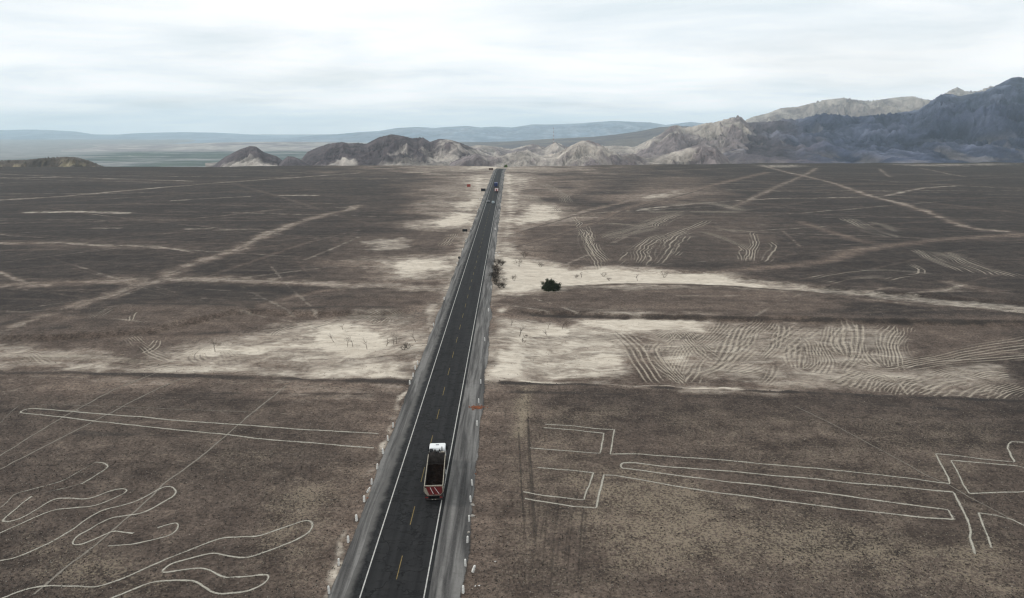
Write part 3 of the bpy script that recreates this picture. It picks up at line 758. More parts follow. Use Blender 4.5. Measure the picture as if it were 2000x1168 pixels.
# ------------------------------------------------------------------ hills
DARK = np.array((0.058, 0.070, 0.112)); LIGHT = np.array((0.37, 0.335, 0.30)); PURPLE = np.array((0.125, 0.105, 0.112)); BROWN = np.array((0.17, 0.145, 0.125))

def make_range(name, sil, d_base, d_ridge, d_back, z_base, nx, ny, wave, amp, colour, mat, seed, vexp=1.0):
    xs = np.array([p[0] for p in sil], float); ys = np.array([p[1] for p in sil], float)
    px = np.linspace(xs[0], xs[-1], nx); py = np.interp(px, xs, ys)
    rx, ry, rz = ray(px, py)
    slope = rz / ry; tx = rx / ry
    d = np.concatenate([np.linspace(d_base, d_ridge, int(ny * 0.75)), np.linspace(d_ridge, d_back, ny - int(ny * 0.75) + 1)[1:]])
    D, TX = np.meshgrid(d, tx, indexing='ij')
    X = CAM.x + D * TX; Y = D
    Hr = CAM.z + slope * d_ridge
    up = np.clip((D - d_base) / (d_ridge - d_base), 0, 1); dn = np.clip((D - d_ridge) / (d_back - d_ridge), 0, 1)
    wx = X + (fbm(X / wave, Y / wave, 3, seed=seed + 1) - 0.5) * wave * 1.3
    rg = ridged(wx / wave, Y / (wave * 1.7) + (fbm(X / wave, Y / wave, 2, seed=seed + 5) - 0.5), 7, 0.56, seed=seed + 2)
    fb = fbm(X / (wave * 0.6), Y / (wave * 0.6), 5, 0.55, seed=seed + 3)
    wg = X + (fbm(X / (wave * 0.4), Y / (wave * 0.8), 3, seed=seed + 9) - 0.5) * wave * 0.5
    gl = ridged(wg / (wave * 0.30), Y / (wave * 0.95), 5, 0.6, seed=seed + 7)
    prof = up ** vexp * (1 - dn * dn * 0.9)
    near_r = np.exp(-((D - d_ridge) / (0.16 * (d_ridge - d_base))) ** 2)
    mid = np.clip(up * 1.35, 0, 1) * (1 - 0.82 * near_r) * (1 - 0.7 * dn)
    shape = prof + amp * mid * (rg - 0.55) + amp * 0.35 * mid * (fb - 0.5) + amp * 0.42 * mid * (gl - 0.5)
    target = slope[None, :]
    H = np.tile(Hr - z_base, (len(d), 1))
    for _ in range(4):
        Z = z_base + H * shape
        ang = ((Z - CAM.z) / D).max(0)
        want = slope
        k = (want * d_ridge + CAM.z - z_base) / np.maximum(ang * d_ridge + CAM.z - z_base, 2.0)
        k = np.clip(k, 0.5, 1.6); ker = np.hanning(2 * max(4, nx // 60) + 1); ker /= ker.sum(); pad = len(ker) // 2
        H = H * np.convolve(np.pad(k, pad, mode='edge'), ker, mode='valid')[None, :]
    Z = z_base + H * shape
    Z[0, :] = z_base - 25
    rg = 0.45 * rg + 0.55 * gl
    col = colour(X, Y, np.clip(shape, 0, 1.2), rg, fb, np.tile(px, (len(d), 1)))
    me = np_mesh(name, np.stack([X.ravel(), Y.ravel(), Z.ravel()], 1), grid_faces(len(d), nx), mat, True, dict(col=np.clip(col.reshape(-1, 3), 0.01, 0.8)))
    o = link(bpy.data.objects.new(name, me)); tag(o, kind='structure')
    return o

def lerp(a, b, f): return a[None, None, :] * (1 - f[..., None]) + b[None, None, :] * f[..., None]
def col_mid(th, k=0.3):
    def f(X, Y, s, rg, fb, px, th=th):
        if th == 'ridge': th = np.interp(px, [590, 700, 760, 850, 930], [0.30, 0.35, 0.62, 0.85, 1.1])
        n = fbm(X / 90, Y / 160, 5, 0.6, seed=31)
        m = sstep(-0.15, 0.15, (th - s) + (n - 0.5) * 1.3 + (rg - 0.5) * 0.5)
        c = lerp(PURPLE * 0.75, LIGHT, m) * (0.35 + 1.35 * rg[..., None])  # relief shading put into the colour: crests lighter, gullies darker
        pk = sstep(0.55, 0.7, fbm(X / 220, Y / 220, 3, seed=33))
        return c * (1 - k * pk[..., None])
    return f
def col_light(X, Y, s, rg, fb, px):
    n = fbm(X / 120, Y / 200, 5, 0.6, seed=41)
    m = sstep(0.40, 0.56, n + (rg - 0.5) * 0.25)
    return lerp(LIGHT * 0.95, PURPLE * 1.1, m * 0.8) * (0.4 + 1.25 * rg[..., None])  # slope shade multiplied into the pale colour along the ridge noise
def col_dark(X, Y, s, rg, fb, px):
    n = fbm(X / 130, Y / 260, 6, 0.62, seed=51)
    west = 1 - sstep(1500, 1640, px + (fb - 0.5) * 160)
    c = lerp(DARK, PURPLE * 0.85, west * 0.8) * (0.05 + 1.6 * rg[..., None])  # painted relief shade: gullies darkened, crests lightened to strengthen weak sun modelling
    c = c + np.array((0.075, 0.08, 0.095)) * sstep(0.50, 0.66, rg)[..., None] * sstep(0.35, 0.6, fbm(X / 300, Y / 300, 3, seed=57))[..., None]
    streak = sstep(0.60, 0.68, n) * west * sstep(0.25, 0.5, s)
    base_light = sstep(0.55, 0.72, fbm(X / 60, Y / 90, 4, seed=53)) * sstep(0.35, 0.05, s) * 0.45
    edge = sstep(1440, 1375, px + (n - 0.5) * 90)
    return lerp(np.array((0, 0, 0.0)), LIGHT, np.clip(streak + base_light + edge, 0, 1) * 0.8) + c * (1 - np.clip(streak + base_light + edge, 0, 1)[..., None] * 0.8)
def col_far(X, Y, s, rg, fb, px): return lerp(np.array((0.17, 0.22, 0.28)), np.array((0.27, 0.31, 0.36)), sstep(0.3, 0.7, rg))  # blue of the distant haze painted into the slope colour
def col_mesa(X, Y, s, rg, fb, px):
    m = sstep(0.45, 0.62, fbm(X / 14, Y / 30, 4, seed=61) + (0.5 - s) * 0.15)
    return lerp(np.array((0.10, 0.085, 0.072)), np.array((0.33, 0.285, 0.19)), m * sstep(0.95, 0.6, s))

MH_near = mat_hill('desert_hill', 0.02, 5.0); MH_mid = mat_hill('mountain_rock', 0.012, 9.0); MH_far = mat_hill('far_mountain', 0.004, 20.0)

make_range('left_mesa', [(-260, 316), (-100, 314), (0, 313), (50, 312), (90, 308), (130, 306), (150, 307), (175, 314), (200, 324), (215, 330)], 1010, 1090, 1250, -30, 300, 60, 26, 0.55, col_mesa, MH_near, 3)
make_range('cone_hill', [(402, 332), (418, 322), (440, 306), (470, 291), (488, 285), (500, 286), (515, 297), (540, 305), (556, 316), (580, 324), (600, 330)], 1150, 1500, 1900, -45, 240, 130, 80, 0.45, col_mid(0.66, 0.3), MH_near, 5)
make_range('low_hill', [(530, 328), (550, 315), (562, 305), (574, 306), (590, 313), (615, 326), (640, 330)], 1150, 1450, 1700, -45, 140, 80, 70, 0.4, col_mid(0.2), MH_near, 6)
make_range('ridge_hill', [(560, 330), (585, 315), (600, 297), (617, 289), (640, 281), (668, 277), (680, 280), (700, 279), (715, 281), (740, 268), (765, 262), (790, 266), (805, 270), (825, 268), (840, 277),
           (858, 271), (880, 273), (900, 279), (930, 292), (965, 306), (1000, 322), (1020, 330)], 1160, 1650, 2150, -48, 620, 240, 120, 0.65, col_mid('ridge'), MH_near, 7)
make_range('foothill', [(860, 330), (880, 318), (905, 305), (930, 300), (965, 306), (1000, 298), (1030, 293), (1055, 305), (1090, 298), (1110, 287), (1135, 275), (1150, 274), (1170, 281), (1190, 292), (1215, 304),
           (1235, 300), (1262, 309), (1290, 304), (1330, 292), (1365, 283), (1400, 290), (1430, 318), (1450, 330)], 1060, 1330, 1650, -40, 760, 190, 80, 0.75, col_light, MH_near, 9)
make_range('badland_hill', [(860, 315), (900, 288), (935, 283), (970, 287), (1000, 291), (1040, 281), (1065, 287), (1085, 277), (1110, 288), (1140, 290), (1200, 284), (1240, 287), (1262, 276), (1290, 262), (1310, 246), (1322, 244), (1335, 249),
           (1352, 247), (1380, 240), (1395, 239), (1420, 232), (1445, 226), (1470, 250), (1500, 290)], 1450, 2300, 3000, -60, 720, 240, 150, 0.75, col_light, MH_near, 11)
make_range('plateau', [(760, 300), (850, 285), (920, 279), (1000, 276), (1060, 272), (1120, 269), (1160, 267), (1200, 263), (1250, 256), (1290, 248), (1330, 246), (1400, 250)], 3600, 5600, 7200, -100, 320, 70, 420, 0.22, lambda X, Y, s, rg, fb, px: lerp(PURPLE * 0.7, BROWN * 0.8, sstep(0.4, 0.6, fb)), MH_mid, 13)
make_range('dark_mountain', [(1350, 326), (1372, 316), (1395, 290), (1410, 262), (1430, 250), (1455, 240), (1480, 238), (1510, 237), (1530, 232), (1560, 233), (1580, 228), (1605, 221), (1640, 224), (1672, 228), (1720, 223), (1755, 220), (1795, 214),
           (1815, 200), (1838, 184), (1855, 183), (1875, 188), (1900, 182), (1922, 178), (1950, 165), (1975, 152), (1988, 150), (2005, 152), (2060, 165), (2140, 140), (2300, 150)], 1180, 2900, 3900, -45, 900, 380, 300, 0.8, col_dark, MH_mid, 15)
make_range('pale_range', [(1420, 262), (1440, 242), (1470, 228), (1500, 221), (1525, 211), (1560, 208), (1590, 200), (1610, 195), (1648, 191), (1680, 196), (1700, 197), (1730, 193), (1760, 189), (1785, 188), (1805, 194), (1830, 196), (1852, 178), (1870, 170),
           (1885, 178), (1910, 178), (1935, 168), (1960, 172), (2000, 190), (2100, 200)], 2900, 4600, 5800, -60, 620, 200, 260, 0.7, lambda X, Y, s, rg, fb, px: lerp(LIGHT * 0.95, PURPLE, sstep(0.48, 0.62, fbm(X / 200, Y / 300, 5, 0.6, seed=71)) * 0.6), MH_mid, 17)
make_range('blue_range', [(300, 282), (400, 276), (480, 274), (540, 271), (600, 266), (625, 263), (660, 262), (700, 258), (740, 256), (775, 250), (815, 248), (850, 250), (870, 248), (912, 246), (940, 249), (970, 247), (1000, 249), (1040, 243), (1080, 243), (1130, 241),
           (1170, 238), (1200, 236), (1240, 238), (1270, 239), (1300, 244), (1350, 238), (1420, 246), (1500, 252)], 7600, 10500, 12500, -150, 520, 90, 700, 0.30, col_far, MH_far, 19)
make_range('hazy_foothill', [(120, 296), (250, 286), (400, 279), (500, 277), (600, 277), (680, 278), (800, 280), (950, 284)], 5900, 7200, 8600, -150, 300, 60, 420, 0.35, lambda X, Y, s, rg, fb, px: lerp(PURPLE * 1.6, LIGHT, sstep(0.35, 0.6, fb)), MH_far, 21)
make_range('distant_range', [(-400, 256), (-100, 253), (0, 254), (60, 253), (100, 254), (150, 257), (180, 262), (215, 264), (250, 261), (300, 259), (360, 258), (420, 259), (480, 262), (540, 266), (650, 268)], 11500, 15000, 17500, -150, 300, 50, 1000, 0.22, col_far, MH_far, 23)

# ------------------------------------------------------------------ haze: even, pale air round the whole scene
hb = MB().box((-22000, -3000, -153.0), (22000, 20500, 345.0))
kz = bpy.data.materials.new('haze_air'); kz.use_nodes = True
kz.node_tree.nodes.clear()
zo = kz.node_tree.nodes.new('ShaderNodeOutputMaterial'); zv = kz.node_tree.nodes.new('ShaderNodeVolumePrincipled')
zv.inputs['Color'].default_value = (0.72, 0.905, 1.0, 1); zv.inputs['Density'].default_value = 0.000062; zv.inputs['Anisotropy'].default_value = 0.0
kz.node_tree.links.new(zv.outputs[0], zo.inputs['Volume'])
haze = hb.build('haze', kz); tag(haze, kind='stuff')

# ------------------------------------------------------------------ road
def road_path():
    """centre line: straight, then over the rim of the plain with a bend to the right"""
    ys = np.concatenate([np.arange(-300, 60, 10.0), np.arange(60, 400, 1.0), np.arange(400, 940, 4.0)])
    cx = np.where(ys > 800, ((ys - 800) / 60.0) ** 2 * 2.2, 0.0)
    zz = np.where(ys > 858, -((ys - 858) ** 2) / 300.0, 0.0)
    return ys, cx, zz
RY, RX, RZZ = road_path()

def strip_between(name, xl, xr, z, mat, ys, cx, zz, jit_l=None, jit_r=None, edge_l=1.0, edge_r=1.0, ncol=3, crown=0.0):
    n = len(ys); V = []; E = []
    l = xl + (jit_l if jit_l is not None else 0 * ys); r = xr + (jit_r if jit_r is not None else 0 * ys)
    t = np.linspace(0, 1, ncol)
    X = cx[:, None] + l[:, None] * (1 - t) + r[:, None] * t
    Y = np.repeat(ys[:, None], ncol, 1)
    Z = np.repeat(zz[:, None] + z, ncol, 1) + crown * (1 - (X - cx[:, None]) ** 2 / 30.0)
    e = edge_l * (1 - t) + edge_r * t
    e = np.repeat(np.where((t == 0) | (t == 1), e, 1.0)[None], n, 0)
    return np_mesh(name, np.stack([X.ravel(), Y.ravel(), Z.ravel()], 1), grid_faces(n, ncol), mat, True, dict(edge=e.ravel()))

jn = lambda s, a: (fbm(RY / 9.0, RY * 0 + s, 4, 0.6) - 0.5) * 2 * a
road = link(bpy.data.objects.new('road', strip_between('road', -5.2, 4.0, 0.085, M['asphalt'], RY, RX, RZZ, jn(1, 0.25), jn(2, 0.05), ncol=9)))
tag(road, kind='structure')
sh_r = link(bpy.data.objects.new('road_shoulder', strip_between('road_shoulder', 3.7, 8.0, 0.045, M['shoulder'], RY, RX, RZZ, None, jn(3, 0.7) - 1.2 * sstep(150, 260, RY), 1.0, 0.0, 7)))
tag(sh_r, kind='structure')
sh_l = link(bpy.data.objects.new('gravel_verge', strip_between('gravel_verge', -7.2, -4.6, 0.050, M['shoulder'], RY, RX, RZZ, jn(4, 0.5), None, 0.0, 1.0, 6)))
tag(sh_l, kind='structure')
for xc in (-3.5, 3.5):
    o = link(bpy.data.objects.new('edge_line', strip_between('edge_line', xc - 0.07, xc + 0.07, 0.092, M['white_line'], RY, RX, RZZ, ncol=2)), road)
# broken yellow centre line: dash positions follow the photographed rhythm
y_ref = at_z(774, 1109)[1]
k0 = int((40 - y_ref) / 10.98)
dash_me = None
for k in range(k0, 72):
    yc = y_ref + k * 10.98
    if yc > 840: break
    ys = np.linspace(yc - 2.2, yc + 2.2, 4)
    if yc < 790:
        if dash_me is None:
            b = MB(); b.box((-0.05, -2.2, 0.0), (0.05, 2.2, 0.006)); d0 = b.build('centre_dash', M['yellow_line'], road); dash_me = d0.data; d = d0
        else: d = link(bpy.data.objects.new('centre_dash', dash_me), road)
        d.location = (0, yc, 0.088)

# ------------------------------------------------------------------ geoglyph outlines, trails, tyre tracks (ribbons laid on the ground)
def resample(p, step):
    p = np.asarray(p, float)
    d = np.r_[0, np.cumsum(np.hypot(*np.diff(p, axis=0).T))]
    n = max(2, int(d[-1] / step) + 1)
    t = np.linspace(0, d[-1], n)
    return np.stack([np.interp(t, d, p[:, 0]), np.interp(t, d, p[:, 1])], 1)

def smooth(p, it=2):
    p = np.asarray(p, float)
    for _ in range(it):
        q = 0.75 * p[:-1] + 0.25 * p[1:]; r = 0.25 * p[:-1] + 0.75 * p[1:]
        p = np.vstack([p[:1], np.stack([q, r], 1).reshape(-1, 2), p[-1:]])
    return p

def ribbon_data(p, half, lift, ridge=0.02, fade_ends=0.0, strength=1.0, seed=0, wav=0.15):
    """cross-section of five points: flat borders and a slightly raised middle"""
    t = np.gradient(p, axis=0); t /= np.maximum(np.hypot(t[:, 0], t[:, 1])[:, None], 1e-6)
    nrm = np.stack([-t[:, 1], t[:, 0]], 1)
    n = len(p); s = np.arange(n)
    p = p + nrm * ((fbm(s / 5.0, s * 0 + seed, 3) - 0.5) * 2 * wav)[:, None]
    hw = half * (0.45 + 1.1 * fbm(s / 3.5, s * 0 + seed + 3.3, 3, 0.7))
    offs = np.array([-1.0, -0.5, 0, 0.5, 1.0]); prof = np.array([0, 0.7, 1, 0.7, 0]); ed = np.array([0, 0.75, 1, 0.75, 0])
    XY = p[:, None, :] + nrm[:, None, :] * (hw[:, None] * offs[None])[..., None]
    Z = terrain(XY[..., 0].ravel(), XY[..., 1].ravel()).reshape(n, 5) + lift + ridge * prof[None]
    u = np.linspace(0, 1, n)
    f = np.ones(n) if not fade_ends else sstep(0, fade_ends, u) * sstep(1, 1 - fade_ends, u)
    V = np.concatenate([XY, Z[..., None]], -1).reshape(-1, 3)
    return V, np.tile(ed, n), np.repeat(f * strength, 5), grid_faces(n, 5)

def ribbons(name, items, mat):
    Vs, Es, Fs, Qs, k = [], [], [], [], 0
    for V, e, f, q in items:
        Vs.append(V); Es.append(e); Fs.append(f); Qs.append(q + k); k += len(V)
    return np_mesh(name, np.vstack(Vs), np.vstack(Qs), mat, True, dict(edge=np.concatenate(Es), fade=np.concatenate(Fs)))

Z5 = lambda p: R_(0, 760, 2.862, p)
Z6 = lambda p: R_(400, 760, 2.8625, p)
Z7 = lambda p: R_(1000, 780, 3.01, p)
Z8 = lambda p: R_(1500, 780, 3.01, p)

def px_ribbon(px, half, lift=0.035, sm=2, step=0.35, **kw):
    w = world_pts(px)
    if sm: w = smooth(w, sm)
    return ribbon_data(resample(w, step), half, lift, **kw)

GLYPHS = [
    ('long narrow pale loop scratched in the plain, open towards the road', [
        (Z6([(970, 250), (640, 232), (420, 218), (300, 207), (0, 187)]) + Z5([(1000, 178), (800, 157), (600, 141), (400, 126), (250, 113), (165, 108), (125, 120), (108, 132), (150, 138), (300, 152), (500, 175), (700, 197), (900, 220), (1100, 238)]) +
         Z6([(0, 242), (160, 258), (300, 280), (560, 297), (700, 312), (945, 330)]), 0.20, 1.0)]),
    ('short hooked pale finger outline, highest of the ground drawings on that side', [(Z5([(535, 408), (580, 411), (607, 430), (590, 448), (530, 488), (455, 532)]), 0.15, 1.0), (Z5([(455, 532), (380, 550), (255, 578)]), 0.10, 0.55),
                   (Z5([(535, 408), (420, 475), (340, 520), (200, 555), (90, 582), (60, 610), (0, 665), (-60, 710)]), 0.11, 0.6)]),
    ('pale outline with a pointed bend and one rounded finger, beside the hooked finger', [(Z5([(178, 600), (130, 635), (70, 685), (15, 735), (20, 742), (60, 742), (120, 722), (200, 680), (270, 632), (320, 610), (400, 612), (480, 618), (540, 602), (620, 570),
                  (690, 557), (715, 565), (700, 582), (640, 612), (570, 642), (510, 660), (420, 666), (320, 673), (250, 695), (150, 738), (60, 780), (0, 808), (-80, 840)]), 0.15, 1.0)]),
    ('pale S-shaped outline crossed by a thin straight path, loop at each end', [(Z5([(-80, 975), (0, 962), (70, 950), (140, 925), (240, 880), (340, 828), (400, 790), (460, 745), (530, 700), (575, 678), (650, 660), (740, 640), (820, 602), (890, 560), (930, 545), (965, 548), (985, 575),
                  (970, 600), (900, 640), (830, 680), (760, 702), (690, 711), (620, 722), (560, 750), (500, 785), (430, 820), (402, 858), (415, 872), (460, 868), (540, 835), (600, 805), (645, 792), (690, 800), (745, 808)]), 0.16, 1.0)]),
    ('small open pale hook below the S-shaped outline', [(Z5([(880, 775), (940, 755), (985, 745), (998, 755), (990, 785), (960, 812), (880, 835), (800, 855), (720, 872), (605, 878)]), 0.14, 0.95)]),
    ('large pale hand outline with two long fingers pointing at the road', [(Z5([(-60, 1195), (20, 1168), (100, 1135), (200, 1107), (300, 1100), (420, 1105), (545, 1112), (640, 1082), (740, 1040), (860, 985), (960, 940), (1040, 908), (1120, 875)]) +
                  Z6([(95, 830), (180, 829), (290, 826), (400, 790), (480, 762), (550, 737), (590, 737), (607, 757), (590, 795), (540, 832), (450, 872), (340, 912), (240, 947), (150, 940), (60, 918), (0, 925)]) +
                  Z5([(1040, 955), (970, 975), (920, 1005), (902, 1028), (930, 1030), (1040, 1013), (1120, 1003), (1180, 1020)]) + Z6([(110, 1060), (180, 1055), (270, 1045), (350, 1038), (362, 1052), (330, 1090), (260, 1128), (190, 1143), (60, 1150), (0, 1110)]) +
                  Z5([(1090, 1078), (1030, 1072), (870, 1078), (780, 1110), (700, 1145), (640, 1168), (560, 1200)]), 0.16, 1.0)]),
    ('pale stepped outline of long straight lines ending in a rounded corner', [(Z7([(195, 147), (360, 157), (500, 172), (603, 180), (590, 250), (578, 322), (740, 322), (1000, 340), (1250, 358), (1500, 383)]) +
                  Z8([(300, 408), (600, 440), (850, 468), (1000, 492), (1070, 500), (1055, 455), (1020, 390), (985, 322), (1100, 330), (1250, 350), (1450, 368), (1430, 330), (1410, 290), (1412, 262), (1430, 250), (1505, 252), (1600, 255)]), 0.17, 1.0)]),
    ('pale bracket of three sides nested inside the stepped outline', [(Z7([(187, 168), (380, 182), (540, 200), (530, 260), (518, 318), (330, 305), (105, 287)]), 0.16, 0.95)]),
    ('broken pale bracket over light gravel, close to the track strip', [(Z7([(150, 402), (300, 415), (480, 432), (460, 490), (435, 540), (425, 592), (300, 578), (180, 565), (65, 545)]), 0.16, 0.95)]),
    ('longest pale zigzag outline with a closed narrow bar', [(Z7([(75, 585), (200, 605), (350, 628), (495, 640), (515, 550), (540, 445), (600, 447), (750, 472), (950, 510), (1200, 550), (1400, 575)]) +
                  Z8([(0, 592), (200, 615), (400, 640), (600, 662), (850, 690), (1000, 703), (1090, 710), (1060, 652), (850, 625), (600, 590), (300, 550), (100, 525)]) +
                  Z7([(1500, 510), (1300, 490), (1100, 465), (900, 438), (720, 412), (645, 405), (640, 390), (650, 375), (720, 373), (900, 395), (1100, 410), (1300, 425)]) +
                  Z8([(0, 447), (200, 462), (500, 495), (800, 520), (950, 535), (1090, 550), (1120, 610), (1150, 670), (1185, 740), (1190, 780), (1185, 810), (1200, 860), (1215, 910)]), 0.19, 1.0)]),
    ('pale open triangle outline of straight lines beside the rounded corner', [(Z8([(1600, 420), (1505, 402), (1460, 390), (1300, 378), (1075, 360), (1110, 420), (1150, 510), (1182, 558), (1300, 552), (1505, 543), (1600, 540)]), 0.17, 0.95)]),
    ('small pale chevron below the open triangle outline', [(Z8([(1600, 795), (1505, 745), (1440, 712), (1340, 685), (1235, 670), (1260, 735), (1290, 810), (1312, 875)]), 0.16, 0.95)]),
]
for gi, (lab, lines) in enumerate(GLYPHS):
    straight = gi >= 6
    cen = world_pts(lines[0][0]).mean(0)
    e = empty('geoglyph', (float(cen[0]), float(cen[1]), 0)); tag(e, lab, 'geoglyph', 'geoglyphs on the desert plain')
    for li, (px, half, st) in enumerate(lines):
        dat = px_ribbon(px, half * 1.12, 0.04, 0 if straight else 2, strength=st, seed=gi * 3 + li, wav=0.10 if not straight else 0.07)
        V, a1, a2, q = dat; V = V - np.array([cen[0], cen[1], 0])
        if st > 0.8:
            ln = resample(world_pts(px) if straight else smooth(world_pts(px), 2), 0.11); rr_ = np.random.default_rng(gi * 10 + li); m_ = len(ln)
            tt = np.gradient(ln, axis=0); tt /= np.maximum(np.hypot(tt[:, 0], tt[:, 1])[:, None], 1e-6)
            of = rr_.normal(0, half * 0.9, m_); sx_ = ln[:, 0] - tt[:, 1] * of + rr_.normal(0, 0.05, m_); sy2 = ln[:, 1] + tt[:, 0] * of
            sz = 0.03 + 0.05 * rr_.random(m_) ** 2; zz_ = terrain(sx_, sy2) + 0.03
            oc = np.array([(1, 0, 0), (0, 1, 0), (-1, 0, 0), (0, -1, 0), (0, 0, 0.7), (0, 0, -0.5)], float)[None] * (0.7 + 0.6 * rr_.random((m_, 6, 1)))
            Vv = oc * sz[:, None, None] + np.stack([sx_ - cen[0], sy2 - cen[1], zz_], -1)[:, None, :]
            Ff = np.array([(0, 1, 4), (1, 2, 4), (2, 3, 4), (3, 0, 4), (1, 0, 5), (2, 1, 5), (3, 2, 5), (0, 3, 5)])
            Ff = (Ff[None] + (np.arange(m_) * 6)[:, None, None]).reshape(-1, 3)
            so = link(bpy.data.objects.new('border_stones', np_mesh('border_stones', Vv.reshape(-1, 3), Ff, M['stone_pale'], False)), e); so['kind'] = 'stuff'
        link(bpy.data.objects.new('outline_line', ribbons('outline_line', [(V, a1, a2, q)], M['glyph'])), e)

PATHS = [Z5([(950, -120), (640, 0), (400, 130), (230, 230), (120, 300), (0, 375), (-100, 430)]), Z5([(1010, -60), (880, 0), (670, 105), (390, 248), (250, 320), (0, 450), (-100, 500)]),
         Z6([(460, -20), (270, 130), (0, 360)]) + Z5([(920, 530), (750, 690), (560, 850), (330, 1030), (190, 1150)]), Z8([(160, 40), (350, 130), (560, 245), (750, 345), (950, 460), (1060, 505), (1180, 575), (1330, 655), (1440, 712), (1600, 790)]),
         Z5([(0, 190), (60, 130), (110, 90)]), Z5([(230, 85), (600, 96), (1000, 112), (1431, 130)])]
for i, px in enumerate(PATHS):
    o = link(bpy.data.objects.new('footpath', ribbons('footpath', [px_ribbon(px, 0.24 if i < 3 else 0.15, 0.03, 0, strength=0.85 if i < 4 else 0.6, seed=40 + i)], M['trail'])))
    tag(o, kind='structure')

def bundle(px, n, spread, half, lift0, sm=3, strength=1.0, mat_seed=0, step=0.8, pair=True):
    """roughly parallel wheel marks following one guide curve"""
    w = smooth(world_pts(px), sm)
    out = []
    t = np.gradient(w, axis=0); t /= np.hypot(t[:, 0], t[:, 1])[:, None]
    nr = np.stack([-t[:, 1], t[:, 0]], 1)
    L = len(w)
    for i in range(n):
        o = random.gauss(0, spread); a = random.uniform(0, 0.25); b = 1 - random.uniform(0, 0.25)
        drift = random.gauss(0, spread * 0.3)
        off = o + drift * np.linspace(-1, 1, L) + (fbm(np.linspace(0, 3, L), np.full(L, i * 3.1 + mat_seed), 2) - 0.5) * spread * 0.9
        for g in ((-0.8, 0.8) if pair else (0,)):
            p = w + nr * (off + g)[:, None]
            p = p[int(a * L):max(int(b * L), int(a * L) + 3)]
            q = resample(p, step)
            if len(q) < 4: continue
            out.append(ribbon_data(q, half * random.uniform(0.7, 1.3), lift0 + 0.0015 * (len(out) % 40), 0.008, 0.3, strength * random.uniform(0.55, 1.05), seed=random.random() * 90, wav=0.07))
    return out

its = []
for x in (1040, 1062, 1082, 1096, 1112, 1128):
    its += bundle([(x - 6, 1230), (x, 1100), (x + 10, 1000), (x + 18, 930)], 3, 0.4, 0.26, 0.04, strength=0.6, pair=False, mat_seed=x)
for x in (1012, 1030): its += bundle([(x + 22, 1200), (x + 8, 1000), (x, 860), (x - 4, 765)], 3, 0.5, 0.25, 0.04, strength=0.8, pair=False, mat_seed=x)
o = link(bpy.data.objects.new('wheel_ruts', ribbons('wheel_ruts', its, M['rut'])))
tag(o, 'dark parallel wheel ruts running beside the road past the pale brackets', 'wheel ruts', kind='stuff')

# ------------------------------------------------------------------ loose stones over the near plain
def stones(n, name, mat, fn, smin, smax, seed, label):
    r = np.random.default_rng(seed)
    y = 58 * np.exp(r.random(n * 2) * math.log(190 / 58.0)); x = CAM.x + (r.random(n * 2) * 2 - 1) * (y * 0.78 + 6)
    keep = fn(x, y, r)
    x, y = x[keep][:n], y[keep][:n]
    n = len(x)
    s = smin * (smax / smin) ** (r.random(n) ** 1.7)
    z = terrain(x, y)
    base = np.array([(1, 0, 0), (0, 1, 0), (-1, 0, 0), (0, -1, 0), (0, 0, 0.75), (0, 0, -0.5)], float)
    V = base[None] * (0.65 + 0.7 * r.random((n, 6, 1)))
    a = r.random(n) * 6.283
    ca, sa = np.cos(a)[:, None], np.sin(a)[:, None]
    vx = V[..., 0] * ca - V[..., 1] * sa * 0.7; vy = V[..., 0] * sa + V[..., 1] * ca * 0.7
    V = np.stack([vx, vy, V[..., 2]], -1) * s[:, None, None] + np.stack([x, y, z + s * 0.15], -1)[:, None, :]
    F = np.array([(0, 1, 4), (1, 2, 4), (2, 3, 4), (3, 0, 4), (1, 0, 5), (2, 1, 5), (3, 2, 5), (0, 3, 5)])
    F = (F[None] + (np.arange(n) * 6)[:, None, None]).reshape(-1, 3)
    o = link(bpy.data.objects.new(name, np_mesh(name, V.reshape(-1, 3), F, mat, False)))
    tag(o, label, 'stones', kind='stuff')
    return o
def off_road(x, y): return (x < -7.4) | (x > 8.2)
def dens(x, y, r):
    inwash = poly_sd(x, y, wash_a) > 0.5
    return off_road(x, y) & (r.random(len(x)) < np.where(inwash, 0.12, 0.35 + 0.9 * (fbm(x / 12, y / 12, 3, seed=14) - 0.25)))
stones(62000, 'dark_stones', M['stone_dark'], dens, 0.035, 0.14, 3, 'dark varnished stones strewn over the near plain')
stones(22000, 'pale_stones', M['stone_pale'], dens, 0.03, 0.10, 4, 'small pale stones strewn over the near plain')

# ------------------------------------------------------------------ things
M['white_paint'] = plain('white_vehicle_paint', (0.74, 0.75, 0.74), 0.35, 0, 0.5, 0.08, 2.0)
M['cream_steel'] = plain('cream_steel', (0.34, 0.305, 0.24), 0.55, 0, 0.3, 0.35, 3.0)
M['bed_steel'] = plain('worn_dark_steel', (0.075, 0.062, 0.055), 0.7, 0.2, 0.3, 0.45, 2.0)
M['bed_side'] = plain('dark_body_side', (0.040, 0.034, 0.032), 0.6, 0, 0.3, 0.4, 2.0)
M['red_paint'] = plain('dark_red_paint', (0.15, 0.016, 0.016), 0.5, 0, 0.35, 0.4, 4.0)
M['soil'] = plain('damp_soil', (0.0125, 0.0080, 0.0062), 1.0, 0, 0.0, 0.6, 1.6)
M['tarp'] = plain('dark_tarpaulin', (0.030, 0.026, 0.024), 0.7, 0, 0.2, 0.5, 5.0)
M['black_plastic'] = plain('black_plastic', (0.013, 0.013, 0.014), 0.55, 0, 0.3, 0.3)
M['rubber'] = plain('tyre_rubber', (0.016, 0.016, 0.016), 0.85, 0, 0.2, 0.3)
M['rim'] = plain('wheel_rim', (0.28, 0.28, 0.29), 0.45, 0.6, 0.4, 0.3)
M['glass'] = plain('dark_glass', (0.02, 0.026, 0.03), 0.08, 0, 0.6, 0.1)
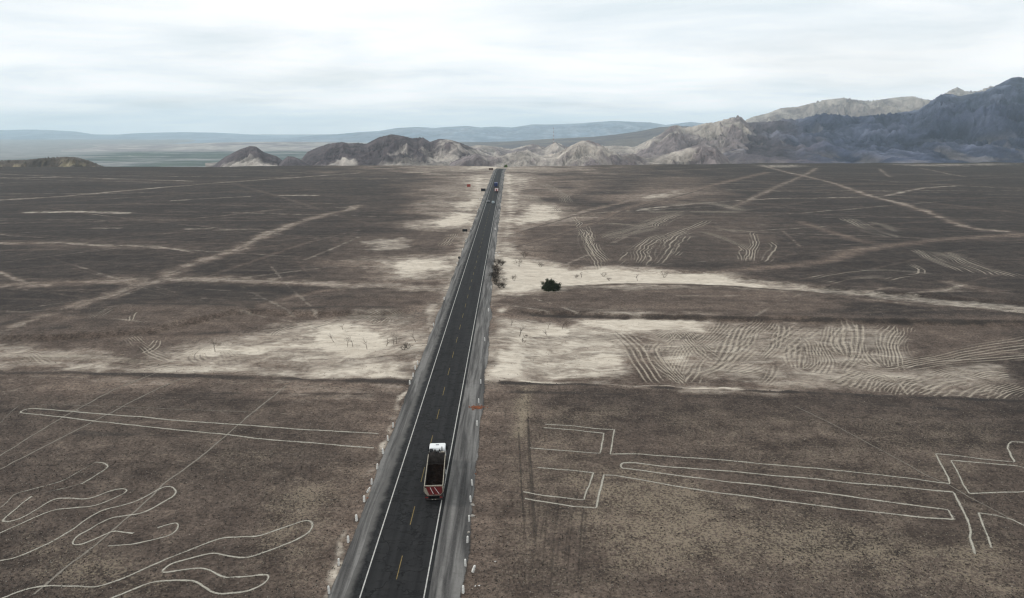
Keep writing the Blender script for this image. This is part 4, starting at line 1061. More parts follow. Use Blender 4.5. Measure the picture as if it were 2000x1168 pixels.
M['lamp_red'] = plain('red_lamp_lens', (0.35, 0.02, 0.02), 0.25, 0, 0.5, 0.1)
M['lamp_white'] = plain('clear_lamp_lens', (0.65, 0.65, 0.62), 0.2, 0, 0.5, 0.1)
M['blue_paint'] = plain('navy_box_paint', (0.012, 0.026, 0.11), 0.5, 0, 0.3, 0.3, 1.0)
M['red_body'] = plain('orange_red_paint', (0.42, 0.045, 0.022), 0.5, 0, 0.3, 0.25, 1.0)
M['silver'] = plain('silver_paint', (0.42, 0.50, 0.51), 0.3, 0.3, 0.5, 0.1)
M['dark_car'] = plain('black_car_paint', (0.018, 0.019, 0.022), 0.3, 0, 0.5, 0.1)
M['galv'] = plain('galvanised_steel', (0.32, 0.33, 0.33), 0.5, 0.6, 0.4, 0.3)
M['sign_back'] = plain('dark_sign_back', (0.011, 0.010, 0.012), 0.7, 0, 0.2, 0.4, 1.0)
M['sign_red'] = plain('faded_red_board', (0.30, 0.065, 0.045), 0.8, 0, 0.2, 0.3, 0.8)
M['sign_brown'] = plain('brown_board', (0.10, 0.055, 0.04), 0.8, 0, 0.2, 0.4, 0.8)
M['timber'] = plain('grey_timber', (0.10, 0.08, 0.065), 0.9, 0, 0.1, 0.4, 3.0)
M['post_white'] = plain('whitewashed_concrete', (0.80, 0.78, 0.73), 0.85, 0, 0.2, 0.3, 5.0)
M['concrete'] = plain('raw_concrete', (0.36, 0.33, 0.29), 0.95, 0, 0.1, 0.4, 4.0)
M['bark'] = plain('bare_grey_brown_bark', (0.075, 0.058, 0.046), 0.95, 0, 0.1, 0.4, 4.0)
M['twig_dark'] = plain('dark_dry_twigs', (0.040, 0.032, 0.026), 0.95, 0, 0.1, 0.4, 4.0)
M['leaf'] = plain('dusty_dark_leaf', (0.036, 0.044, 0.021), 0.8, 0, 0.15, 0.6, 1.2)
M['leaf_green'] = plain('bright_green_leaf', (0.10, 0.16, 0.035), 0.8, 0, 0.15, 0.5, 1.2)
M['plastic_white'] = plain('white_plastic_scrap', (0.62, 0.60, 0.56), 0.7, 0, 0.2, 0.2)
M['orange_soil'] = plain('orange_brick_rubble', (0.24, 0.085, 0.04), 0.95, 0, 0.1, 0.4, 3.0)
M['mast_red'] = plain('mast_red', (0.30, 0.05, 0.045), 0.6); M['mast_white'] = plain('mast_white', (0.62, 0.62, 0.62), 0.6)
M['stripe_black'] = plain('sign_post_black', (0.02, 0.02, 0.02), 0.7)

def wheel(parent, x, y, r, w, dual=False):
    s = 1 if x > 0 else -1
    b = MB(); b.tube((x - s * w, y, r), (x, y, r), r, r, 20)
    t = b.build('wheel', M['rubber'], parent, False)
    b = MB(); b.tube((x - s * 0.02, y, r), (x + s * 0.025, y, r), r * 0.58, r * 0.45, 14)
    b.build('rim', M['rim'], t)
    return t

# ---- tipper truck
def tipper():
    x0, y0 = 2.54, 83.7
    T = empty('tipper_truck', (x0, y0, 0.093), math.radians(3.2))
    tag(T, 'white-cabbed tipper truck hauling dark soil, red and cream tailgate', 'truck')
    # chassis
    b = MB(); b.box((-0.45, 0.5, 0.75), (-0.30, 12.2, 1.02)).box((0.30, 0.5, 0.75), (0.45, 12.2, 1.02))
    for y in (1.0, 3.2, 5.4, 7.6, 9.7): b.box((-0.30, y, 0.78), (0.30, y + 0.15, 1.0))
    b.build('chassis', M['black_plastic'], T)
    # bed: floor, sides, front wall, trim
    b = MB(); b.box((-1.20, 0.12, 1.12), (1.20, 9.22, 1.24))
    bed = b.build('cargo_bed', M['bed_steel'], T)
    for s in (-1, 1):
        b = MB(); b.box((s * 1.245 - 0.035, 0.12, 1.13), (s * 1.245 + 0.035, 9.24, 2.66))
        side = b.build('side_wall', M['bed_side'], bed)
        for y in np.arange(0.6, 9.2, 0.85):
            b = MB(); b.box((s * 1.315 - 0.035, y, 1.2), (s * 1.315 + 0.035, y + 0.10, 2.6)); b.build('side_rib', M['bed_side'], bed)
        b = MB(); b.box((s * 1.25 - 0.055, 0.10, 2.66), (s * 1.25 + 0.055, 9.26, 2.73), 0.012); b.build('top_rail', M['cream_steel'], bed)
    b = MB(); b.box((-1.20, 9.16, 1.25), (1.20, 9.24, 2.95)); b.build('front_wall', M['bed_steel'], bed)
    # tailgate with chamfered lower corners, diagonal red band and cream lines
    oc = [(-1.25, 2.62), (-1.25, 1.62), (-0.88, 1.22), (0.88, 1.22), (1.25, 1.62), (1.25, 2.62)]
    b = MB(); b.prism_y(oc, 0.02, 0.10)
    tg = b.build('tailgate', M['cream_steel'], T); tag(tg, 'cream tailgate with dark red diagonal band')
    b = MB(); b.prism_y([(-1.08, 2.55), (-0.62, 1.29), (0.86, 1.29), (1.20, 1.66), (1.12, 2.55)], -0.004, 0.02); b.build('red_band', M['red_paint'], tg)
    b = MB(); b.prism_y([(-1.20, 2.58), (-1.20, 2.38), (-0.85, 2.38), (-0.93, 2.58)], -0.003, 0.02); b.build('dark_patch', M['bed_side'], tg)
    for xa, xb in ((-0.48, -0.05), (0.10, 0.72)):
        b = MB(); b.prism_y([(xa - 0.035, 2.44), (xb - 0.035, 1.44), (xb + 0.035, 1.44), (xa + 0.035, 2.44)], -0.012, -0.004); b.build('diagonal_stripe', M['white_paint'], tg)
    pts = [(-1.21, 1.66), (-0.86, 1.27), (0.86, 1.27), (1.21, 1.66)]
    for (xa, za), (xb, zb) in zip(pts[:-1], pts[1:]):
        b = MB(); b.tube((xa, -0.02, za), (xb, -0.02, zb), 0.035, 0.035, 6); b.build('tailgate_frame', M['cream_steel'], tg)
    b = MB(); b.box((-1.30, -0.02, 2.62), (1.30, 0.11, 2.72), 0.015); b.build('tailgate_top_rail', M['cream_steel'], tg)
    for s in (-1, 1):
        b = MB(); b.box((s * 1.31 - 0.04, -0.01, 1.75), (s * 1.31 + 0.04, 0.10, 2.55), 0.01); b.build('corner_post', M['cream_steel'], tg)
        b = MB(); b.box((s * 0.98 - 0.24, 0.02, 0.70), (s * 0.98 + 0.24, 0.12, 1.14)); b.build('lamp_bracket', M['bed_side'], T)
        for q in (-0.10, 0.10):
            b = MB(); b.box((s * 0.98 + q - 0.06, -0.01, 0.86), (s * 0.98 + q + 0.06, 0.018, 1.0), 0.01); b.build('tail_lamp', M['lamp_red'], T)
        b = MB(); b.box((s * 0.95 - 0.30, 0.55, 0.18), (s * 0.95 + 0.30, 0.59, 0.98)); b.build('mud_flap', M['rubber'], T)
    b = MB(); b.box((-1.15, 0.03, 0.52), (1.15, 0.13, 0.68), 0.02); bp = b.build('rear_bumper', M['bed_side'], T)
    for x in (-0.30, 0.10):
        b = MB(); b.box((x, 0.0, 0.55), (x + 0.20, 0.03, 0.65)); b.build('number_plate', M['cream_steel'], bp)
    b = MB(); b.box((-0.10, -0.05, 1.12), (0.10, 0.015, 1.42), 0.02); b.build('latch', M['bed_side'], tg)
    # soil load: uneven heap
    nx, ny = 22, 60
    gx, gy = np.meshgrid(np.linspace(-1.2, 1.2, nx), np.linspace(0.13, 8.7, ny))
    h = 1.55 + 0.38 * np.exp(-(gx / 0.9) ** 2) * sstep(8.7, 7.6, gy) + 0.30 * (fbm(gx * 1.2, gy * 0.9, 4, seed=77) - 0.5) + 0.12 * (fbm(gx * 5, gy * 5, 3, seed=78) - 0.5)
    h = 1.24 + (h - 1.24) * sstep(8.7, 7.7, gy) + 0.0
    me = np_mesh('soil_load', np.stack([gx.ravel(), gy.ravel(), h.ravel()], 1), grid_faces(ny, nx), M['soil'], True)
    link(bpy.data.objects.new('soil_load', me), T)
    # rolled tarpaulin over the front of the bed
    n = 40
    rows = []
    for i in range(n):
        u = i / (n - 1); x = -1.05 + u * 1.65
        yc = 9.45 + 0.16 * math.sin(u * 9) ; zc = 2.98 + 0.10 * math.sin(u * 14 + 1) + 0.08 * math.sin(u * 31)
        r = (0.20 + 0.07 * math.sin(u * 17) + 0.05 * math.sin(u * 37 + 2)) * math.sqrt(max(0.05, math.sin(math.pi * min(max(u, 0.02), 0.98))))
        rows.append([(x, yc + r * 1.5 * math.cos(t), zc + r * math.sin(t) * (1 + 0.2 * math.sin(3 * t + u * 20))) for t in np.linspace(0, 2 * math.pi, 13)])
    me = np_mesh('rolled_tarpaulin', np.array(rows).reshape(-1, 3), grid_faces(n, 13), M['tarp'], True)
    link(bpy.data.objects.new('rolled_tarpaulin', me), T)
    # cab
    b = MB(); prof = [(10.55, 0.75), (10.50, 2.75), (10.66, 3.02), (11.2, 3.10), (12.15, 3.04), (12.40, 2.86), (12.72, 1.85), (12.78, 0.75)]
    b.prism(prof, -1.2, 1.2)
    bmesh.ops.bevel(b.bm, geom=[e for e in b.bm.edges if abs(e.verts[0].co.x) > 1 and abs(e.verts[0].co.x - e.verts[1].co.x) < 0.01], offset=0.09, segments=3, affect='EDGES')
    cab = b.build('cab', M['white_paint'], T, False)
    b = MB(); b.box((-0.26, 11.35, 3.10), (0.20, 11.62, 3.14), 0.01); b.build('roof_hatch', M['galv'], cab)
    b = MB(); b.prism([(12.44, 2.80), (12.725, 1.92), (12.745, 1.92), (12.46, 2.80)], -1.05, 1.05); b.build('windscreen', M['glass'], cab)
    for s in (-1, 1):
        b = MB(); b.prism([(11.35, 1.95), (11.35, 2.7), (12.2, 2.7), (12.5, 1.95)], s * 1.20, s * 1.212); b.build('side_window', M['glass'], cab)
        b = MB(); b.box((s * 1.40 - 0.11, 12.05, 1.85), (s * 1.40 + 0.11, 12.17, 2.65), 0.03); mr = b.build('mirror', M['black_plastic'], cab)
        for za in (2.5, 2.0):
            b = MB(); b.tube((s * 1.15, 12.1, za + 0.05), (s * 1.36, 12.1, za), 0.02, 0.02, 6); b.build('mirror_arm', M['black_plastic'], mr)
        b = MB(); b.box((s * 1.14 - 0.08, 10.45, 1.0), (s * 1.14 + 0.08, 10.56, 2.5), 0.02); b.build('corner_fairing', M['cream_steel'], cab)
    b = MB(); b.box((-0.20, 10.47, 2.35), (0.12, 10.52, 2.45)); b.build('vent', M['galv'], cab)
    b = MB(); b.tube((0.72, 10.30, 1.2), (0.72, 10.30, 3.35), 0.065, 0.065, 10); b.build('exhaust_stack', M['black_plastic'], T)
    b = MB(); b.box((0.55, 10.12, 1.9), (1.0, 10.42, 2.5), 0.03); b.build('exhaust_guard', M['bed_steel'], T)
    b = MB(); b.box((0.50, 9.35, 2.72), (1.05, 9.62, 2.95), 0.03); b.build('toolbox', M['cream_steel'], T)
    b = MB(); b.box((-1.15, 10.15, 1.5), (-0.62, 10.45, 3.0), 0.05); b.build('air_intake', M['black_plastic'], T)
    b = MB(); b.tube((1.15, 6.2, 0.85), (1.15, 7.6, 0.85), 0.30, 0.30, 14); b.build('fuel_tank', M['galv'], T)
    for s in (-1, 1):
        for y in (1.3, 2.65, 4.0): wheel(T, s * 1.22, y, 0.52, 0.58)
        wheel(T, s * 1.20, 11.4, 0.52, 0.32)
        wheel(T, s * 1.20, 9.4, 0.52, 0.32)
        b = MB(); b.tube((0, 1.3, 0.52), (s * 0.7, 1.3, 0.52), 0.08); b.build('axle', M['black_plastic'], T)
    b = MB(); b.box((-1.2, 12.74, 0.45), (1.2, 12.95, 0.85), 0.05); b.build('front_bumper', M['white_paint'], T)
    return T
tipper()

# ---- far lorries and cars on the road
def box_lorry(px, py, name, lab, body_mat, cab_mat, L, h, w, kind):
    x, y = at_z(px, py, 0.09)
    T = empty(name, (x, y, 0.095)); tag(T, lab, 'truck')
    z0 = 1.05
    if kind == 'box':
        b = MB(); b.box((-w / 2, 0, z0), (w / 2, L - 2.4, h), 0.05); box = b.build('cargo_box', body_mat, T)
        for s in (-1, 1):
            b = MB(); b.box((s * w * 0.25 - w * 0.22, -0.03, z0 + 0.1), (s * w * 0.25 + w * 0.22, 0.0, h - 0.12)); d = b.build('rear_door', body_mat, box)
            b = MB(); b.tube((s * 0.12, -0.06, z0 + 0.2), (s * 0.12, -0.06, h - 0.2), 0.02, 0.02, 5); b.build('lock_rod', M['galv'], d)
    else:
        b = MB(); b.box((-w / 2, 0, z0), (w / 2, L - 2.4, z0 + 0.12)); box = b.build('deck', M['bed_steel'], T)
        b = MB(); b.box((-w / 2 + 0.02, 0.0, z0 + 0.122), (w / 2 - 0.02, 0.06, h)); tg = b.build('tailgate', body_mat, box)
        for s in (-1, 1):
            b = MB(); b.box((s * w / 2 - 0.03, 0.0, z0 + 0.122), (s * w / 2 + 0.03, L - 2.4, h - 0.002)); b.build('side_wall', body_mat, box)
            b = MB(); b.box((s * w * 0.30 - 0.34, -0.03, z0 + 0.25), (s * w * 0.30 + 0.34, -0.005, h - 0.25)); b.build('white_panel', M['white_paint'], tg)
        b = MB(); b.box((-w / 2 + 0.05, 0.1, z0 + 0.13), (w / 2 - 0.05, L - 2.5, z0 + 0.8), 0.2); b.build('cargo', M['tarp'], T)
    b = MB(); b.prism([(L - 2.2, 0.7), (L - 2.2, 2.6), (L - 0.6, 2.65), (L - 0.1, 1.8), (L, 0.7)], -w / 2 + 0.05, w / 2 - 0.05); cab = b.build('cab', cab_mat, T)
    b = MB(); b.prism([(L - 0.56, 2.55), (L - 0.12, 1.85), (L - 0.09, 1.85), (L - 0.53, 2.55)], -w / 2 + 0.2, w / 2 - 0.2); b.build('windscreen', M['glass'], cab)
    b = MB(); b.box((-0.45, 0.3, 0.7), (0.45, L - 0.5, 1.04)); b.build('chassis', M['black_plastic'], T)
    b = MB(); b.box((-w / 2 + 0.1, 0.02, 0.45), (w / 2 - 0.1, 0.12, 0.62)); b.build('rear_bumper', M['black_plastic'], T)
    for s in (-1, 1):
        for yy in (1.3, 2.6, L - 1.5): wheel(T, s * (w / 2 - 0.08), yy, 0.5, 0.35)
        b = MB(); b.box((s * w * 0.4 - 0.12, -0.02, 0.75), (s * w * 0.4 + 0.12, 0.0, 0.95)); b.build('tail_lamp', M['lamp_red'], T)
        b = MB(); b.box((s * (w / 2 + 0.12) - 0.09, L - 0.5, 1.7), (s * (w / 2 + 0.12) + 0.09, L - 0.4, 2.3), 0.02); b.build('mirror', M['black_plastic'], cab)
    return T
box_lorry(968.5, 366.5, 'box_lorry', 'dark navy box lorry driving ahead of the red lorry', M['blue_paint'], M['blue_paint'], 11.0, 3.9, 2.7, 'box')
box_lorry(969.5, 376, 'open_lorry', 'red open-sided lorry with white panels on its tailgate', M['red_body'], M['white_paint'], 9.5, 3.0, 2.7, 'open')

def car(px, py, name, lab, paint, suv, away=True):
    x, y = at_z(px, py, 0.09)
    T = empty(name, (x, y, 0.095), 0 if away else math.pi); tag(T, lab, 'car')
    h = 1.75 if suv else 1.45; L = 4.6; w = 1.85
    b = MB(); b.prism([(0, 0.35), (0, 0.9), (0.15, 1.02), (3.4, 1.0), (4.4, 0.85), (L, 0.6), (L, 0.35)], -w / 2, w / 2)
    bmesh.ops.bevel(b.bm, geom=[e for e in b.bm.edges if abs(e.verts[0].co.x - e.verts[1].co.x) < 0.01], offset=0.08, segments=2, affect='EDGES')
    body = b.build('body', paint, T)
    roof0 = 0.35 if suv else 0.9
    b = MB(); b.prism([(roof0 - 0.25, 0.98), (roof0 + 0.1, h - 0.06), (roof0 + 0.5, h), (2.5, h - 0.02), (3.4, 0.98)], -w / 2 + 0.12, w / 2 - 0.12); cabn = b.build('cabin', paint, body)
    b = MB(); b.prism([(roof0 - 0.23, 1.06), (roof0 + 0.06, h - 0.14), (roof0 + 0.04, h - 0.14), (roof0 - 0.26, 1.06)], -w / 2 + 0.2, w / 2 - 0.2); b.build('rear_window', M['glass'], cabn)
    b = MB(); b.prism([(2.58, h - 0.10), (3.32, 1.06), (3.36, 1.06), (2.62, h - 0.10)], -w / 2 + 0.2, w / 2 - 0.2); b.build('windscreen', M['glass'], cabn)
    for s in (-1, 1):
        b = MB(); b.prism([(roof0 + 0.2, 1.05), (roof0 + 0.35, h - 0.14), (2.4, h - 0.14), (3.05, 1.05)], s * (w / 2 - 0.12), s * (w / 2 - 0.105)); b.build('side_window', M['glass'], cabn)
        for yy in (0.85, 3.65): wheel(T, s * (w / 2 + 0.01), yy, 0.34, 0.22)
        b = MB(); b.box((s * 0.72 - 0.14, -0.015, 0.68), (s * 0.72 + 0.14, 0.0, 0.84)); b.build('tail_lamp', M['lamp_red'], T)
        b = MB(); b.box((s * 0.66 - 0.18, L - 0.02, 0.52), (s * 0.66 + 0.18, L + 0.012, 0.64)); b.build('headlight', M['lamp_white'], T)
        b = MB(); b.box((s * (w / 2 + 0.08) - 0.09, 2.75, 0.98), (s * (w / 2 + 0.08) + 0.09, 2.87, 1.12), 0.02); b.build('mirror', paint, body)
    b = MB(); b.box((-0.9, -0.05, 0.32), (0.9, 0.0, 0.52), 0.02); b.build('rear_bumper', M['black_plastic'], T)
    b = MB(); b.box((-0.9, L, 0.30), (0.9, L + 0.05, 0.50), 0.02); b.build('front_bumper', M['black_plastic'], T)
    return T
car(963, 398.5, 'car', 'silver sport utility car driving behind the red lorry', M['silver'], True)
cx_ = car(953.8, 394.5, 'car', 'black car in the oncoming lane beside the silver car', M['dark_car'], False, False)

# ---- road signs and boards
def board(px, py, w, h, clear, mat, name, lab, cat='sign', frame=True, ang=0.0, legs=2):
    x, y, z = ground_at(px, py)
    T = empty(name, (x, y, z), ang); tag(T, lab, cat)
    b = MB(); b.box((-w / 2, -0.03, clear), (w / 2, 0.03, clear + h)); p = b.build('panel', mat, T)
    if frame:
        for zz in (clear + 0.25 * h, clear + 0.75 * h):
            b = MB(); b.box((-w / 2 + 0.05, 0.031, zz - 0.04), (w / 2 - 0.05, 0.08, zz + 0.04)); b.build('rail', mat, p)
    for s in ((-1, 1) if legs == 2 else (0,)):
        b = MB(); b.tube((s * w * 0.34, 0.09, -0.2), (s * w * 0.34, 0.09, clear + h * 0.95), 0.06, 0.06, 8); b.build('post', M['timber'], T)
    return T
board(944, 377, 3.6, 2.1, 1.4, M['sign_back'], 'road_sign', 'large dark board seen from behind, beside the lorries')
board(908, 456, 2.4, 1.2, 0.9, M['sign_back'], 'road_sign', 'wide low dark board on the sandy verge')
board(915.5, 366, 3.1, 2.2, 0.5, M['sign_red'], 'roadside_board', 'faded red board standing off the road on the plain', 'board')
board(959, 333, 5.0, 2.2, 0.6, M['sign_brown'], 'roadside_board', 'brown and black board where the road leaves the plain', 'board')
# small shield sign on a banded post
x, y, z = ground_at(897, 512)
T = empty('road_sign', (x, y, z)); tag(T, 'small dark shield sign on a banded post', 'sign')
b = MB(); b.prism_y([(-0.42, 2.2), (0.42, 2.2), (0.42, 1.6), (0.22, 1.22), (0, 1.1), (-0.22, 1.22), (-0.42, 1.6)], -0.02, 0.02); p = b.build('panel', M['sign_back'], T)
b = MB(); b.tube((0, -0.035, 1.45), (0, -0.035, 1.75), 0.07, 0.07, 8); b.build('emblem', M['plastic_white'], p)
for i, mt in enumerate(('stripe_black', 'post_white', 'stripe_black', 'post_white')):
    b = MB(); b.tube((0, 0.05, i * 0.3 - (0.2 if i == 0 else 0)), (0, 0.05, i * 0.3 + 0.3), 0.05, 0.05, 8); b.build('post_band', M[mt], T)
b = MB(); b.tube((0, 0.05, 1.2), (0, 0.05, 2.1), 0.045, 0.045, 8); b.build('post_top', M['stripe_black'], T)
# ring marker and small white marker
x, y, z = ground_at(910, 478)
T = empty('road_sign', (x, y, z)); tag(T, 'round pale sign with dark centre on a banded post', 'sign')
b = MB(); b.tube((0, -0.02, 1.75), (0, 0.02, 1.75), 0.40, 0.40, 20); p = b.build('disc', M['post_white'], T)
b = MB(); b.tube((0, -0.035, 1.75), (0, -0.02, 1.75), 0.20, 0.20, 16); b.build('disc_centre', M['stripe_black'], p)
for i, mt in enumerate(('stripe_black', 'post_white', 'stripe_black', 'post_white')):
    b = MB(); b.tube((0, 0.06, i * 0.32 - (0.2 if i == 0 else 0)), (0, 0.06, i * 0.32 + 0.32), 0.05, 0.05, 8); b.build('post_band', M[mt], T)
x, y, z = ground_at(967.5, 452)
T = empty('road_sign', (x, y, z)); tag(T, 'small square white sign on a short post by the grey shoulder', 'sign')
b = MB(); b.box((-0.33, -0.02, 0.85), (0.33, 0.02, 1.75), 0.015); b.build('panel', M['post_white'], T)
b = MB(); b.tube((0, 0.06, -0.2), (0, 0.06, 1.7), 0.045, 0.045, 8); b.build('post', M['stripe_black'], T)

# ---- white concrete guide posts
def make_post():
    T = empty('guide_post', (0, 0, 0))
    b = MB(); b.bm.free(); b.bm = bmesh.new()
    vs = []
    for zz, s in ((-0.1, 0.105), (0.0, 0.105), (0.78, 0.085), (0.86, 0.05)):
        vs.append([b.bm.verts.new((sx * s, sy_ * s, zz)) for sx, sy_ in ((-1, -1), (1, -1), (1, 1), (-1, 1))])
    for a, c in zip(vs[:-1], vs[1:]):
        for i in range(4): b.bm.faces.new((a[i], a[(i + 1) % 4], c[(i + 1) % 4], c[i]))
    b.bm.faces.new(vs[-1]); b.bm.faces.new(vs[0][::-1])
    sh = b.build('shaft', M['post_white'], T)
    b = MB(); b.box((-0.087, -0.094, 0.60), (0.087, 0.094, 0.66)); b.build('reflector_band', M['lamp_white'], sh)
    b = MB(); b.box((-0.16, -0.15, -0.08), (0.17, 0.16, 0.04), 0.02); b.build('footing', M['timber'], T)
    return T
proto = make_post(); used = False
LEFTP = [R_(640, 820, 3.356, [q])[0] for q in [(10, 1140), (72, 955), (135, 805), (190, 665), (240, 540), (288, 425), (325, 325), (363, 225), (395, 138), (428, 52)]] + \
        [R_(400, 400, 3.073, [q])[0] for q in [(1230, 1080), (1250, 1035), (1263, 990), (1278, 960), (1373, 730), (1437, 572), (1515, 358), (1548, 275), (1568, 212), (1597, 150), (1622, 85), (1636, 45)]] + [(930, 405), (937, 390)]
RIGHTP = [R_(640, 820, 3.356, [q])[0] for q in [(888, 1138), (903, 960), (915, 808), (927, 668), (938, 540), (948, 432), (980, 40)]] + \
         [R_(760, 420, 3.893, [q])[0] for q in [(727, 960), (756, 735), (777, 560), (805, 318), (830, 92)]] + [(939, 750), (935, 788), (977, 400), (975, 412)]
def put_post(px, py, lab, grp, tilt=None):
    global used
    x, y, z = ground_at(px, py)
    T = proto if not used else copy_tree(proto); used = True
    T.location = (x, y, z + 0.03); T.scale = (1.2, 1.2, 1.12)
    t = tilt or (random.uniform(-0.07, 0.07), random.uniform(-0.07, 0.07))
    T.rotation_euler = (t[0], t[1], random.uniform(-0.4, 0.4))
    tag(T, lab, 'guide post', grp)
for q in LEFTP: put_post(*q, 'whitewashed concrete guide post along the verge of the oncoming lane', 'guide posts along the oncoming lane verge')
for q in RIGHTP: put_post(*q, 'whitewashed concrete guide post along the wide grey shoulder', 'guide posts along the grey shoulder')
put_post(717, 962, 'leaning broken guide post between upright ones on the oncoming verge', 'guide posts along the oncoming lane verge', (0.15, 0.5))
put_post(923, 1118, 'toppled guide post with its footing exposed, off the shoulder', 'guide posts along the grey shoulder', (0.1, 0.28))

# ---- broken concrete blocks and litter beside the shoulder
def chunk(px, py, s, mat, name, lab, cat, grp, seed, flat=0.55):
    x, y, z = ground_at(px, py)
    r = random.Random(seed); b = MB()
    bmesh.ops.create_icosphere(b.bm, subdivisions=2, radius=1.0)
    for v in b.bm.verts:
        k = 0.75 + 0.4 * r.random()
        v.co = Vector((round(v.co.x * 1.6) / 1.6 * 0.5 + v.co.x * 0.5, v.co.y * 0.7, v.co.z * flat)) * k * s
    o = b.build(name, mat, None); o.location = (x, y, z + s * flat * 0.55); o.rotation_euler = (0, 0, r.random() * 3)
    tag(o, lab, cat, grp); return o
for i, (a, c_, s) in enumerate([(950, 560, 0.30), (948, 634, 0.32), (923, 742, 0.26), (905, 965, 0.16)]):
    chunk(*R_(640, 820, 3.356, [(a, c_)])[0], s, M['concrete'], 'concrete_block', ('rounded concrete lump just outside the guide post abreast of the truck tail', 'largest pale concrete block lying flat outside the shoulder posts', 'upright concrete block touching the top of a shoulder guide post', 'smallest concrete crumb at the foot of a shoulder guide post')[i], 'concrete block', 'broken concrete blocks by the shoulder', i)
for i, (a, c_) in enumerate([(890, 878), (885, 975), (968, 1090), (993, 1087), (952, 260), (950, 295), (948, 315), (962, 322), (962, 125), (967, 135), (975, 75), (958, 140), (945, 330), (1100, 930), (965, 355)]):
    chunk(*R_(640, 820, 3.356, [(a, c_)])[0], 0.13, M['plastic_white'], 'litter_scrap', 'small white scrap of litter beyond the grey shoulder', 'litter', 'white litter beside the shoulder', 30 + i, 0.35)
for i, (a, c_, s) in enumerate([(265, 515, 0.22), (968, 357, 0.20)]):
    chunk(*R_(640, 820, 3.356, [(a, c_)])[0], s, M['orange_soil'], 'orange_clod', ('orange clod beside a guide post of the oncoming verge', 'orange clod among the white litter off the shoulder')[i], 'clod', None, 50 + i, 0.4)
for i, (px, py) in enumerate([(971, 497), (975, 493), (969, 494), (973, 500)]):
    chunk(px, py, 0.55, M['plastic_white'], 'plastic_sheet', 'crumpled white plastic sheet on the verge above the dry thicket', 'plastic sheet', 'plastic sheets above the thicket', 60 + i, 0.25)
# patch of orange rubble on the shoulder edge
xo, yo, zo_ = ground_at(931, 797)
its_ = []
for i in range(150):
    r = random.Random(i + 900); px_ = xo + r.gauss(0, 0.62); py_ = yo + r.gauss(0, 0.5); s = r.uniform(0.04, 0.13)
    its_.append((px_, py_, s, r.random() * 6))
b = MB()
for (qx, qy, s, a) in its_:
    m = Matrix.Rotation(a, 3, 'Z'); b.box((qx - xo - s, qy - yo - s * 0.6, 0.0), (qx - xo + s, qy - yo + s * 0.6, s * 0.5), 0.0)
o = b.build('orange_rubble', M['orange_soil'], None, loc=(xo, yo, 0.055)); tag(o, 'patch of orange brick rubble at the shoulder edge', 'rubble', kind='stuff')

# ---- bare trees and dry shrubs
def bare_tree(px, py, h, name, lab, cat, grp, seed, lean=0.0, spread=0.6, thick=1.0, stems=1, mat='bark', twig=3, arch=False):
    x, y, z = ground_at(px, py)
    r = random.Random(seed)
    T = empty(name, (x, y, z)); tag(T, lab, cat, grp)
    tb, bb = MB(), MB()
    def grow(p, d, L, rad, depth, mb):
        n = 3
        for i in range(n):
            d = (d + Vector((r.gauss(0, 0.16), r.gauss(0, 0.16), r.gauss(0, 0.08) - (0.30 if arch and depth > 0 else 0.0)))).normalized()
            q = p + d * (L / n); r2 = max(rad * 0.82, 0.006)
            mb.tube(p, q, rad, r2, 5); p, rad = q, r2
            if depth < twig and (i > 0 or depth > 0):
                for _ in range(r.choice((1, 1, 2))):
                    a = r.uniform(0, 6.283); nd = (d * 0.75 + Vector((math.cos(a), math.sin(a), 0.25)) * spread).normalized()
                    grow(p, nd, L * r.uniform(0.5, 0.75), rad * 0.62, depth + 1, bb)
    for s in range(stems):
        a = r.uniform(0, 6.283); k = 0.12 if stems == 1 else 0.65
        d0 = Vector((math.cos(a) * k + lean, math.sin(a) * k, 1.0)).normalized()
        o0 = Vector((math.cos(a), math.sin(a), 0)) * (0.0 if stems == 1 else 0.12)
        grow(o0 + Vector((0, 0, -0.1)), d0, h * (0.62 if stems == 1 else 0.75), 0.055 * thick * (1 if stems == 1 else 0.55), 0, tb)
    tb.build('trunk' if stems == 1 else 'stems', M[mat], T); bb.build('branches', M[mat], T)
    return T
GT = 'bare small trees on the sand patches'
for i, (px, py, h, th) in enumerate([(670, 644, 1.6, 1), (679, 677, 2.0, 1), (689, 677, 3.0, 1), (717, 682, 2.4, 1.1), (755, 676, 2.4, 1.3), (769, 673, 1.8, .9), (775, 672, 3.0, 1), (652, 668, 2.2, .8)]):
    bare_tree(px, py, h, 'bare_tree', 'small leafless tree on the large sand patch by the oncoming lane', 'tree', 'leafless trees on the large sand patch', 100 + i, thick=th * 1.2)
bare_tree(420, 687, 3.4, 'bare_tree', 'lone leafless tree at the edge of the long pale sand strip', 'tree', None, 121, lean=0.1, thick=1.6)
bare_tree(812, 668, 2.6, 'bare_tree', 'leafless tree close to the oncoming verge above a brush heap', 'tree', None, 122, lean=-0.1, thick=1.2)
for i, (px, py, s) in enumerate([(797, 681, 1.3), (788, 683, 0.9)]):
    bare_tree(px, py, s, 'dry_bush', 'tangled dry brush heap beside the verge, near the sand patch trees', 'bush', 'dry brush heaps beside the verge', 130 + i, stems=9, spread=0.9, mat='twig_dark')
for i, (px, py, h) in enumerate([(1070, 643, 2.2), (1098, 643, 2.8), (1108, 641, 1.9), (998, 637, 2.2), (1069, 656, 1.5)]):
    bare_tree(px, py, h, 'bare_tree', 'small leafless tree on the pale patches between road and tyre tracks', 'tree', 'leafless trees between road and tyre tracks', 140 + i, thick=1.2)
bare_tree(1015, 657, 2.6, 'bare_tree', 'darker forked leafless tree with brush at its foot near the shoulder', 'tree', None, 150, thick=1.8, mat='twig_dark')
